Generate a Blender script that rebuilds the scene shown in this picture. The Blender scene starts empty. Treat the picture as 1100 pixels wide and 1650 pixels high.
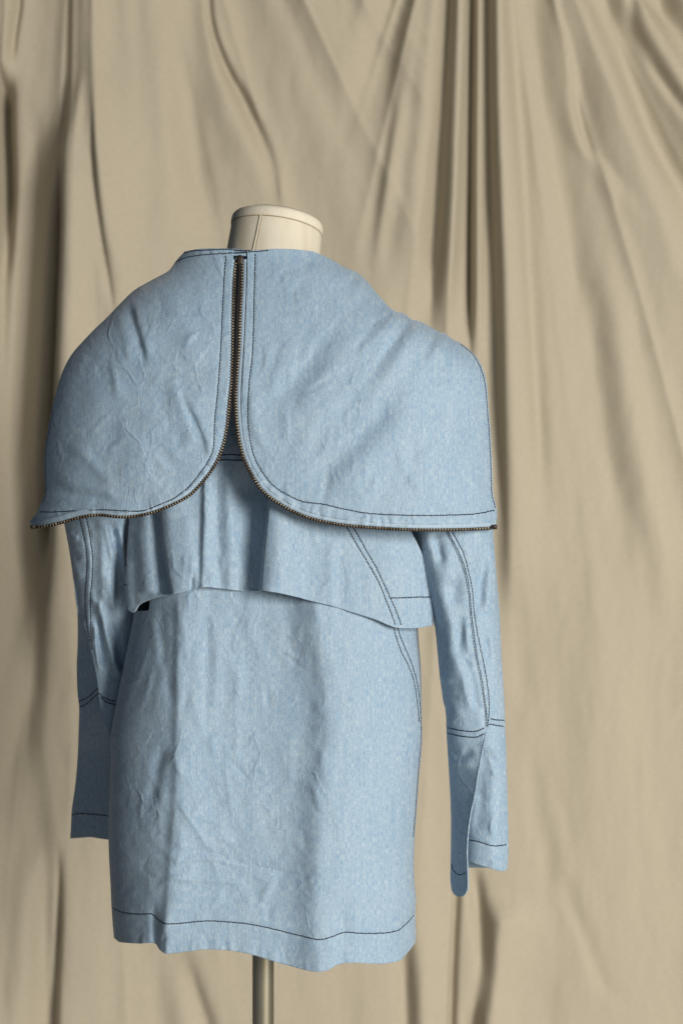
import bpy, math
import numpy as np
from mathutils import Vector

# ------------------------------------------------------------------ camera, light, exposure
CAM_D, CAM_Z, FPX = 2.1, 1.35, 2478.0          # distance to the form's axis, eye height, focal length in photo pixels
scene = bpy.context.scene
cam_data = bpy.data.cameras.new('camera')
cam = bpy.data.objects.new('camera', cam_data)
scene.collection.objects.link(cam)
cam.location = (0, -CAM_D, CAM_Z)
cam.rotation_euler = (math.radians(90), 0, 0)
cam_data.sensor_fit = 'VERTICAL'
cam_data.sensor_height = 36.0
cam_data.lens = FPX / 1650.0 * 36.0
cam_data.clip_start, cam_data.clip_end = 0.05, 100
cam_data.dof.use_dof = True
cam_data.dof.focus_distance = CAM_D - 0.11
cam_data.dof.aperture_fstop = 4.3
scene.camera = cam

world = bpy.data.worlds.new('World')
scene.world = world
world.use_nodes = True
wb = world.node_tree.nodes['Background']
wb.inputs['Color'].default_value = (0.50, 0.72, 1.0, 1)
wb.inputs['Strength'].default_value = 0.07

key_data = bpy.data.lights.new('window_light', 'AREA')
key_data.shape = 'RECTANGLE'
key_data.size, key_data.size_y = 1.7, 2.0
key_data.energy = 425
key_data.color = (1.0, 0.938, 0.83)
key = bpy.data.objects.new('window_light', key_data)
scene.collection.objects.link(key)
key.location = (3.10, -4.45, 1.85)
key.rotation_euler = (Vector((0.0, 0.3, -2.0)) - key.location).to_track_quat('-Z', 'Y').to_euler()

fill_data = bpy.data.lights.new('added_fill_light', 'AREA')  # soft front lamp added to lift the shaded sides, no real window
fill_data.shape = 'RECTANGLE'
fill_data.size, fill_data.size_y = 2.6, 1.8
fill_data.energy = 10
fill_data.color = (0.88, 0.94, 1.0)
fill = bpy.data.objects.new('added_fill_light', fill_data)
scene.collection.objects.link(fill)
fill.location = (1.4, -3.5, 1.7)
fill.rotation_euler = (Vector((0.0, 0.3, 0.8)) - fill.location).to_track_quat('-Z', 'Y').to_euler()

vs = scene.view_settings
vs.view_transform = 'Standard'
vs.look = 'None'
vs.exposure = 0.18
vs.gamma = 1.0
vs.use_curve_mapping = False
scene.display_settings.display_device = 'sRGB'
scene.cycles.use_denoising = True
scene.cycles.max_bounces = 5
scene.cycles.diffuse_bounces = 4

rng = np.random.default_rng(7)
COL = scene.collection


# ------------------------------------------------------------------ numeric helpers
def proj(u, v, Y):
    """photo pixel + distance behind the form's axis -> point in the place"""
    d = CAM_D + Y
    return np.stack([(u - 550.0) / FPX * d, Y + 0 * u, CAM_Z - (v - 825.0) / FPX * d], -1)


def smooth(pts, n=200):
    """Catmull-Rom through points, resampled evenly by arc length"""
    p = np.asarray(pts, float)
    if len(p) == 2:
        t = np.linspace(0, 1, n)[:, None]
        return p[0] * (1 - t) + p[1] * t
    q = np.vstack([2 * p[0] - p[1], p, 2 * p[-1] - p[-2]])
    out = []
    for i in range(1, len(q) - 2):
        a, b, c, d = q[i - 1], q[i], q[i + 1], q[i + 2]
        t = np.linspace(0, 1, 24, endpoint=False)[:, None]
        # centripetal-like tangents limited by segment length keep corners tight
        m1, m2 = (c - a) * .5, (d - b) * .5
        L = np.linalg.norm(c - b) + 1e-9
        for m in (m1, m2):
            k = np.linalg.norm(m)
            if k > L:
                m *= L / k
        h = (2*t**3 - 3*t**2 + 1)*b + (t**3 - 2*t**2 + t)*m1 + (-2*t**3 + 3*t**2)*c + (t**3 - t**2)*m2
        out.append(h)
    out = np.vstack(out + [p[-1:]])
    s = np.r_[0, np.cumsum(np.linalg.norm(np.diff(out, axis=0), axis=1))]
    return np.stack([np.interp(np.linspace(0, s[-1], n), s, out[:, k]) for k in range(out.shape[1])], 1)


def fn_soft(f, v0, v1, sig, pad):
    vv = np.arange(v0, v1, 1.0)
    k = np.exp(-(np.arange(-3 * sig, 3 * sig + 1) / sig) ** 2)
    y = np.convolve(np.pad(f(vv), 3 * sig, mode='edge'), k / k.sum(), 'valid')
    return lambda v: np.interp(v, vv, y + pad)


def fn_of_v(pts):
    c = smooth(pts, 400)
    o = np.argsort(c[:, 1])
    vv, uu = c[o, 1], c[o, 0]
    return lambda v: np.interp(v, vv, uu)


def sinterp(x, xs, ys):
    """np.interp without kinks"""
    g = np.arange(xs[0] - 120.0, xs[-1] + 120.0, 2.0)
    y = np.interp(g, xs, ys)
    k = np.exp(-(np.arange(-45, 46) / 18.0) ** 2)
    y = np.convolve(np.pad(y, 45, mode='edge'), k / k.sum(), 'valid')
    return np.interp(x, g, y)


def sstep(a, b, x):
    t = np.clip((x - a) / (b - a), 0, 1)
    return t * t * (3 - 2 * t)


_lat = np.random.default_rng(99).random((256, 256))


def vnoise(x, y, seed=0):
    x = x + seed * 17.37
    y = y + seed * 43.11
    xi, yi = np.floor(x).astype(int), np.floor(y).astype(int)
    fx, fy = x - xi, y - yi
    fx = fx * fx * fx * (fx * (fx * 6 - 15) + 10)
    fy = fy * fy * fy * (fy * (fy * 6 - 15) + 10)
    g = lambda i, j: _lat[i & 255, j & 255]
    a = g(xi, yi) * (1 - fx) + g(xi + 1, yi) * fx
    b = g(xi, yi + 1) * (1 - fx) + g(xi + 1, yi + 1) * fx
    return (a * (1 - fy) + b * fy) * 2 - 1


def fbm(x, y, seed=0, octv=4, gain=.5):
    s, a = 0, 1.0
    for k in range(octv):
        c, d = math.cos(k * 1.1 + .3), math.sin(k * 1.1 + .3)
        s = s + a * vnoise((x * c - y * d) * 2 ** k, (x * d + y * c) * 2 ** k, seed + k * 5)
        a *= gain
    return s


def stroke_field(u, v, strokes):
    """sum of cloth folds. stroke = dict(p=[(u,v)..], a=mm towards the viewer, wl, wr = widths left/right of
    the direction of travel in px, k='g' round | 'e' crisp | 's' step (left low, right high, then easing down), f=end fade)"""
    H = np.zeros_like(u, float)
    for s in strokes:
        p = np.asarray(s['p'], float)
        if len(p) > 2:
            p = smooth(p, max(len(p) * 3, 8))
        wl, wr = s.get('wl', 8), s.get('wr', s.get('wl', 8))
        kind, amp = s.get('k', 'g'), s['a'] * 1e-3
        reach = 3.2 * max(wl, wr) * (1.6 if kind == 'e' else 1)
        m = ((u > p[:, 0].min() - reach) & (u < p[:, 0].max() + reach) & (v > p[:, 1].min() - reach) & (v < p[:, 1].max() + reach))
        if not m.any():
            continue
        uu, vv = u[m], v[m]
        seg = np.diff(p, axis=0)
        L = np.linalg.norm(seg, axis=1) + 1e-9
        S = np.r_[0, np.cumsum(L)]
        best = np.full(uu.shape, 1e9)
        sd = np.zeros(uu.shape)
        tt = np.zeros(uu.shape)
        for i in range(len(seg)):
            dx, dy = uu - p[i, 0], vv - p[i, 1]
            t = (dx * seg[i, 0] + dy * seg[i, 1]) / L[i] ** 2
            tc = np.clip(t, 0, 1)
            d = np.hypot(dx - tc * seg[i, 0], dy - tc * seg[i, 1])
            sign = np.sign(seg[i, 0] * dy - seg[i, 1] * dx)     # >0: to the right of a stroke drawn rightwards (image y down)
            b = d < best
            best[b] = d[b]
            sd[b] = (sign * d)[b]
            tt[b] = ((S[i] + tc * L[i]) / S[-1])[b]
        # strokes are drawn downwards as a rule: sign<0 is screen right. flip so that right is positive
        x = -sd
        w = np.where(x < 0, wl, wr)
        if kind == 'g':
            h = np.exp(-(x / w) ** 2)
        elif kind == 'e':
            h = np.exp(-np.abs(x) / w)
        else:
            h = .5 * (1 + np.tanh(x / wl)) * np.exp(-(np.maximum(x, 0) / wr) ** 2)
        f = s.get('f', .25)
        f0, f1 = s.get('f0', f), s.get('f1', f)
        e = np.ones_like(tt)
        if f0 > 0:
            e = e * sstep(0, f0, tt)
        if f1 > 0:
            e = e * sstep(0, f1, 1 - tt)
        H[m] += amp * h * e
    return H


def random_creases(n, box, seed, amp=(.3, .9), length=(25, 110), ang=(0, math.pi), w=(3, 8), kinds='eg'):
    r = np.random.default_rng(seed)
    out = []
    for i in range(n):
        cx, cy = r.uniform(box[0], box[2]), r.uniform(box[1], box[3])
        a, L = r.uniform(*ang), r.uniform(*length)
        bend = r.normal(0, .12) * L
        dx, dy = math.cos(a) * L / 2, math.sin(a) * L / 2
        out.append(dict(p=[(cx - dx, cy - dy), (cx - dy / L * bend * 2, cy + dx / L * bend * 2), (cx + dx, cy + dy)],
                        a=2.2 * r.uniform(*amp) * r.choice([1, 1, -1]), wl=r.uniform(*w), wr=r.uniform(*w) * 1.5,
                        k=kinds[i % len(kinds)], f=.45))
    return out


# ------------------------------------------------------------------ materials
def new_mat(name):
    m = bpy.data.materials.new(name)
    m.use_nodes = True
    nt = m.node_tree
    return m, nt, nt.nodes['Principled BSDF']


def N(nt, typ, **kw):
    n = nt.nodes.new(typ)
    for k, val in kw.items():
        if k in n.inputs:
            n.inputs[k].default_value = val
        else:
            setattr(n, k, val)
    return n


def stretched(nt, coord, sx, sy, detail=3, rough=.6):
    mp = N(nt, 'ShaderNodeMapping')
    mp.inputs['Scale'].default_value = (sx, sy, 1)
    nt.links.new(coord, mp.inputs['Vector'])
    nz = N(nt, 'ShaderNodeTexNoise', Scale=1.0, Detail=detail, Roughness=rough)
    nt.links.new(mp.outputs[0], nz.inputs['Vector'])
    return nz.outputs['Fac']


def maprange(nt, src, a, b, c=0., d=1.):
    n = N(nt, 'ShaderNodeMapRange')
    n.inputs[1].default_value, n.inputs[2].default_value = a, b
    n.inputs[3].default_value, n.inputs[4].default_value = c, d
    nt.links.new(src, n.inputs[0])
    return n.outputs[0]


def mixc(nt, fac, a, b, blend='MIX'):
    n = N(nt, 'ShaderNodeMix', data_type='RGBA', blend_type=blend)
    if isinstance(fac, float):
        n.inputs[0].default_value = fac
    else:
        nt.links.new(fac, n.inputs[0])
    for s, i in ((a, 6), (b, 7)):
        if isinstance(s, tuple):
            n.inputs[i].default_value = s
        else:
            nt.links.new(s, n.inputs[i])
    return n.outputs[2]


def math2(nt, op, a, b):
    n = N(nt, 'ShaderNodeMath', operation=op)
    for s, i in ((a, 0), (b, 1)):
        if isinstance(s, (int, float)):
            n.inputs[i].default_value = s
        else:
            nt.links.new(s, n.inputs[i])
    return n.outputs[0]


def make_chambray(name, dark, mid, pale):
    m, nt, bs = new_mat(name)
    uv = N(nt, 'ShaderNodeUVMap', uv_map='UVMap').outputs[0]
    warp = stretched(nt, uv, 1750, 120, 2)             # slubs along the length
    weft = stretched(nt, uv, 130, 1750, 2)             # slubs across
    fine = stretched(nt, uv, 520, 520, 3)
    wash = stretched(nt, uv, 17, 11, 5)
    longw = stretched(nt, uv, 620, 13, 2)
    th = math2(nt, 'ADD', math2(nt, 'MULTIPLY', warp, .50), math2(nt, 'ADD', math2(nt, 'MULTIPLY', weft, .26), math2(nt, 'MULTIPLY', fine, .06)))
    th = math2(nt, 'ADD', th, math2(nt, 'MULTIPLY', longw, .19))
    c = mixc(nt, maprange(nt, th, .32, .56), dark, mid)
    c = mixc(nt, maprange(nt, th, .50, .80), c, pale)
    c = mixc(nt, maprange(nt, wash, .42, .72, 0., .08), c, pale)
    nt.links.new(c, bs.inputs['Base Color'])
    bs.inputs['Roughness'].default_value = .72
    bs.inputs['Specular IOR Level'].default_value = .32
    bs.inputs['Sheen Weight'].default_value = .22
    bs.inputs['Sheen Roughness'].default_value = .45
    crump = stretched(nt, uv, 46, 38, 5, .62)
    b0 = N(nt, 'ShaderNodeBump', Strength=.16, Distance=.0022)
    nt.links.new(stretched(nt, uv, 150, 95, 4, .6), b0.inputs['Height'])
    # crisp pressed-in creases: facets of two sizes on warped cloth coordinates
    wz = N(nt, 'ShaderNodeTexNoise', Scale=16.0, Detail=3.0)
    nt.links.new(uv, wz.inputs['Vector'])
    wv = N(nt, 'ShaderNodeVectorMath', operation='MULTIPLY_ADD')
    nt.links.new(wz.outputs['Color'], wv.inputs[0])
    wv.inputs[1].default_value = (.06, .06, 0)
    nt.links.new(uv, wv.inputs[2])
    facets = None
    for sc, k in ((19, .55), (43, .25)):
        vo = N(nt, 'ShaderNodeTexVoronoi', Scale=float(sc))
        nt.links.new(wv.outputs[0], vo.inputs['Vector'])
        f = math2(nt, 'MULTIPLY', vo.outputs['Distance'], k)
        facets = f if facets is None else math2(nt, 'ADD', facets, f)
    for sc, k, sx in ((13, .34, 1.7), (31, .16, 1.3)):      # sharp pressed lines, only here and there
        mp = N(nt, 'ShaderNodeMapping')
        mp.inputs['Scale'].default_value = (sx, 1, 1)
        mp.inputs['Rotation'].default_value = (0, 0, .35)
        nt.links.new(wv.outputs[0], mp.inputs['Vector'])
        vo = N(nt, 'ShaderNodeTexVoronoi', Scale=float(sc), feature='DISTANCE_TO_EDGE')
        nt.links.new(mp.outputs[0], vo.inputs['Vector'])
        ln = maprange(nt, vo.outputs['Distance'], .0, .07, 1., 0.)
        gate = maprange(nt, stretched(nt, uv, sc * .9, sc * .7, 2), .50, .62)
        facets = math2(nt, 'ADD', facets, math2(nt, 'MULTIPLY', math2(nt, 'MULTIPLY', ln, gate), k))
    amt = maprange(nt, stretched(nt, uv, 6, 5, 2), .38, .62, .35, 1.0)
    bf = N(nt, 'ShaderNodeBump', Strength=.55, Distance=.0048)
    nt.links.new(math2(nt, 'MULTIPLY', facets, amt), bf.inputs['Height'])
    nt.links.new(b0.outputs[0], bf.inputs['Normal'])
    b1 = N(nt, 'ShaderNodeBump', Strength=.15, Distance=.004)
    nt.links.new(crump, b1.inputs['Height'])
    nt.links.new(bf.outputs[0], b1.inputs['Normal'])
    b2 = N(nt, 'ShaderNodeBump', Strength=.30, Distance=.0006)
    nt.links.new(th, b2.inputs['Height'])
    nt.links.new(b1.outputs[0], b2.inputs['Normal'])
    nt.links.new(b2.outputs[0], bs.inputs['Normal'])
    return m


M_CLOTH = make_chambray('chambray', (.105, .205, .365, 1), (.250, .351, .452, 1), (.53, .58, .60, 1))

M_THREAD, nt, bs = new_mat('dark_thread')
bs.inputs['Base Color'].default_value = (.004, .010, .022, 1)
bs.inputs['Roughness'].default_value = .6

M_TAPE, nt, bs = new_mat('zip_tape')
uv = N(nt, 'ShaderNodeUVMap', uv_map='UVMap').outputs[0]
c = mixc(nt, maprange(nt, stretched(nt, uv, 900, 900, 2), .4, .6), (.20, .29, .40, 1), (.36, .46, .56, 1))
nt.links.new(c, bs.inputs['Base Color'])
bs.inputs['Roughness'].default_value = .8

M_BRASS, nt, bs = new_mat('antique_brass')
tc = N(nt, 'ShaderNodeTexCoord').outputs['Object']
c = mixc(nt, maprange(nt, stretched(nt, tc, 60, 60, 3), .35, .65), (.18, .12, .065, 1), (.55, .48, .36, 1))
nt.links.new(c, bs.inputs['Base Color'])
bs.inputs['Metallic'].default_value = .9
bs.inputs['Roughness'].default_value = .36

M_DARKBRASS, nt, bs = new_mat('dark_brass')
bs.inputs['Base Color'].default_value = (.022, .012, .008, 1)
bs.inputs['Metallic'].default_value = .3
bs.inputs['Roughness'].default_value = .5

M_BACK, nt, bs = new_mat('zip_cord_slot_shade')  # near-black cord colour, also stands in for the shade in the slot
bs.inputs['Base Color'].default_value = (.012, .010, .012, 1)
bs.inputs['Roughness'].default_value = .9

M_MUSLIN, nt, bs = new_mat('muslin')
uv = N(nt, 'ShaderNodeUVMap', uv_map='UVMap').outputs[0]
w1 = stretched(nt, uv, 420, 70, 3)
w2 = stretched(nt, uv, 70, 420, 3)
big = stretched(nt, uv, 3.2, 2.1, 5)
th = math2(nt, 'ADD', math2(nt, 'MULTIPLY', w1, .5), math2(nt, 'MULTIPLY', w2, .5))
c = mixc(nt, maprange(nt, th, .40, .60), (.420, .378, .300, 1), (.478, .433, .350, 1))
c = mixc(nt, maprange(nt, big, .35, .7, 0., .35), c, (.468, .42, .33, 1))
nt.links.new(c, bs.inputs['Base Color'])
bs.inputs['Roughness'].default_value = .85
bs.inputs['Specular IOR Level'].default_value = .2
b1 = N(nt, 'ShaderNodeBump', Strength=.30, Distance=.006)
nt.links.new(math2(nt, 'ADD', stretched(nt, uv, 14, 5, 3), math2(nt, 'MULTIPLY', stretched(nt, uv, 60, 40, 3), .10)), b1.inputs['Height'])
b2 = N(nt, 'ShaderNodeBump', Strength=.25, Distance=.0006)
nt.links.new(th, b2.inputs['Height'])
nt.links.new(b1.outputs[0], b2.inputs['Normal'])
nt.links.new(b2.outputs[0], bs.inputs['Normal'])

M_CANVAS, nt, bs = new_mat('neck_canvas')
bs.inputs['Specular IOR Level'].default_value = .1
tc = N(nt, 'ShaderNodeTexCoord').outputs['Object']
uv = N(nt, 'ShaderNodeUVMap', uv_map='UVMap').outputs[0]
ribs = N(nt, 'ShaderNodeTexWave', Scale=150.0, Distortion=.6)
nt.links.new(uv, ribs.inputs['Vector'])
stain = stretched(nt, tc, 26, 26, 5)
c = mixc(nt, maprange(nt, stain, .45, .68, 0., .75), (.60, .56, .47, 1), (.44, .375, .265, 1))
c = mixc(nt, maprange(nt, ribs.outputs['Fac'], .1, .9, 0., .16), c, (.40, .35, .26, 1))
nt.links.new(c, bs.inputs['Base Color'])
bs.inputs['Roughness'].default_value = .85
b1 = N(nt, 'ShaderNodeBump', Strength=.3, Distance=.0008)
nt.links.new(ribs.outputs['Fac'], b1.inputs['Height'])
nt.links.new(b1.outputs[0], bs.inputs['Normal'])

M_CAP, nt, bs = new_mat('cap_canvas')
bs.inputs['Specular IOR Level'].default_value = .1
tc = N(nt, 'ShaderNodeTexCoord').outputs['Object']
stain = stretched(nt, tc, 22, 22, 5)
c = mixc(nt, maprange(nt, stain, .45, .66, 0., .7), (.59, .555, .47, 1), (.45, .39, .28, 1))
c = mixc(nt, maprange(nt, stretched(nt, tc, 900, 900, 2), .4, .6, 0., .12), c, (.40, .36, .28, 1))
nt.links.new(c, bs.inputs['Base Color'])
bs.inputs['Roughness'].default_value = .95
bc = N(nt, 'ShaderNodeBump', Strength=.4, Distance=.001)
nt.links.new(stretched(nt, tc, 420, 420, 3), bc.inputs['Height'])
nt.links.new(bc.outputs[0], bs.inputs['Normal'])

M_SEAM, nt, bs = new_mat('seam_line_and_shade')  # brown cap seam line, and the painted shade beside the neck seam
bs.inputs['Base Color'].default_value = (.25, .19, .11, 1)
bs.inputs['Roughness'].default_value = .9

M_POLE, nt, bs = new_mat('worn_steel')
tc = N(nt, 'ShaderNodeTexCoord').outputs['Object']
rust = stretched(nt, tc, 60, 60, 6)
streak = stretched(nt, tc, 300, 12, 4)
c = mixc(nt, maprange(nt, rust, .48, .68), (.33, .33, .29, 1), (.20, .15, .06, 1))
c = mixc(nt, maprange(nt, streak, .4, .7, 0., .4), c, (.16, .16, .13, 1))
nt.links.new(c, bs.inputs['Base Color'])
bs.inputs['Metallic'].default_value = .85
nt.links.new(maprange(nt, rust, .4, .7, .30, .55), bs.inputs['Roughness'])

M_FLOOR, nt, bs = new_mat('floor_boards')
tc = N(nt, 'ShaderNodeTexCoord').outputs['Object']
c = mixc(nt, stretched(nt, tc, 14, 1.5, 5), (.46, .42, .36, 1), (.54, .50, .43, 1))
nt.links.new(c, bs.inputs['Base Color'])
bs.inputs['Roughness'].default_value = .6


# ------------------------------------------------------------------ mesh helpers
def mesh_obj(name, verts, faces, mat, parent=None, uvs=None, kind=None, smooth_shade=True, solid=0):
    me = bpy.data.meshes.new(name)
    verts = np.asarray(verts, np.float32)
    faces = np.asarray(faces, np.int32)
    nf, k = faces.shape
    me.vertices.add(len(verts))
    me.vertices.foreach_set('co', verts.ravel())
    me.loops.add(nf * k)
    me.loops.foreach_set('vertex_index', faces.ravel())
    me.polygons.add(nf)
    me.polygons.foreach_set('loop_start', np.arange(0, nf * k, k, dtype=np.int32))
    me.polygons.foreach_set('loop_total', np.full(nf, k, np.int32))
    me.update(calc_edges=True)
    if uvs is not None:
        l = me.uv_layers.new(name='UVMap')
        l.data.foreach_set('uv', np.asarray(uvs, np.float32)[faces.ravel()].ravel())
    if smooth_shade:
        me.polygons.foreach_set('use_smooth', np.ones(nf, bool))
    me.materials.append(mat)
    o = bpy.data.objects.new(name, me)
    COL.objects.link(o)
    if parent is not None:
        o.parent = parent
    if kind:
        o['kind'] = kind
    if solid:
        md = o.modifiers.new('cloth thickness', 'SOLIDIFY')
        md.thickness = solid
        md.offset = -1
    me.validate()
    return o


def grid_faces(nu, nv):
    i, j = np.meshgrid(np.arange(nv - 1), np.arange(nu - 1), indexing='ij')
    a = (i * nu + j).ravel()
    return np.stack([a, a + nu, a + nu + 1, a + 1], 1)      # counter-clockwise seen by the camera


def thing(name, label, cat, loc=(0, 0, 0)):
    o = bpy.data.objects.new(name, None)
    COL.objects.link(o)
    o.location = loc
    o.empty_display_size = .1
    o['label'] = label
    o['category'] = cat
    return o


WARP = {None: lambda t: t,
        'l': lambda t: 1 - np.cos(t * math.pi / 2),
        'r': lambda t: np.sin(t * math.pi / 2),
        'lr': lambda t: .5 - .5 * np.cos(t * math.pi)}


def panel(name, top, right, bottom, left, depth, mat, parent, step=2.2, warp=None, warpv=None, solid=.0017, rot=0., straight=False):
    """cloth panel spanned between four edges (photo pixels; top, bottom left to right; left, right downwards)"""
    T, R, B, L = [smooth(c, 400) for c in (top, right, bottom, left)]
    ln = lambda c: np.linalg.norm(np.diff(c, axis=0), axis=1).sum()
    nu = int(max(ln(T), ln(B)) / step) + 2
    nv = int(max(ln(L), ln(R)) / step) + 2
    a = WARP[warp](np.linspace(0, 1, nu))
    b = WARP[warpv](np.linspace(0, 1, nv))
    ev = lambda c, t: np.stack([np.interp(t, np.linspace(0, 1, len(c)), c[:, k]) for k in (0, 1)], -1)
    Ta, Ba, Lb, Rb = ev(T, a), ev(B, a), ev(L, b), ev(R, b)
    A, Bv = a[None, :, None], b[:, None, None]
    S = ((1 - Bv) * Ta[None] + Bv * Ba[None] + (1 - A) * Lb[:, None] + A * Rb[:, None]
         - ((1 - A) * (1 - Bv) * T[0] + A * (1 - Bv) * T[-1] + (1 - A) * Bv * B[0] + A * Bv * B[-1]))
    u, v = S[..., 0].ravel(), S[..., 1].ravel()
    Y = depth(u, v)
    c, s = math.cos(rot), math.sin(rot)
    uvs = np.stack([(u * c - v * s) / 1180, (u * s + v * c) / 1180], 1)
    return mesh_obj(name, proj(u, v, Y), grid_faces(nu, nv), mat, parent, uvs, solid=solid)


def shell(name, uL, uR, v0, v1, depth_far, mat, parent, nu=40, nv=40):
    """the far side of a garment piece (towards the front of the form), between the same two outlines"""
    vv = np.linspace(v0, v1, nv)[:, None]
    t = WARP['lr'](np.linspace(0, 1, nu))[None, :]
    u = uL(vv) * (1 - t) + uR(vv) * t
    v = vv + 0 * u
    s = t * 2 - 1
    Y = depth_far(s + 0 * u, v)
    u, v, Y = u.ravel(), v.ravel(), Y.ravel()
    return mesh_obj(name, proj(u, v, Y), grid_faces(nu, nv)[:, ::-1], mat, parent, np.stack([u / 1180, v / 1180], 1), solid=.0011)


def stitching(name, pts, depth, parent, length=4.6, gap=.15, width=2.1, lift=.0009, seed=0):
    """a row of sewn stitches lying on the cloth: each stitch a small tapered bead of thread"""
    c = smooth(pts, 1200)
    s = np.r_[0, np.cumsum(np.linalg.norm(np.diff(c, axis=0), axis=1))]
    r = np.random.default_rng(seed + 3)
    V, F = [], []
    x = 0.0
    while x + length < s[-1]:
        ts = np.array([x, x + .2 * length, x + .8 * length, x + length])
        p = np.stack([np.interp(ts, s, c[:, k]) for k in (0, 1)], 1) + r.normal(0, .18, (1, 2))
        d = p[-1] - p[0]
        d /= np.linalg.norm(d) + 1e-9
        n = np.array([-d[1], d[0]])
        wds = np.array([.35, 1, 1, .35]) * width * .5
        base = len(V)
        for k in range(4):
            Y = float(depth(p[k:k + 1, 0], p[k:k + 1, 1])[0])
            for off, up in ((-1, -.1), (0, 1), (1, -.1)):
                q = p[k] + n * off * wds[k]
                V.append(proj(q[0], q[1], Y - lift * up * (.4 if k in (0, 3) else 1) - .0002))
        for k in range(3):
            for j in range(2):
                a = base + k * 3 + j
                F.append((a, a + 1, a + 4, a + 3))
        x += length + gap
    return mesh_obj(name, np.array(V), F, M_THREAD, parent, kind='stuff')


def cross(s, p=2.3, q=.62):
    return np.clip(1 - np.abs(np.clip(s, -1, 1)) ** p, 0, 1) ** q


# ================================================================== backdrop curtain
YC = 1.45        # distance of the hanging cloth behind the form


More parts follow.
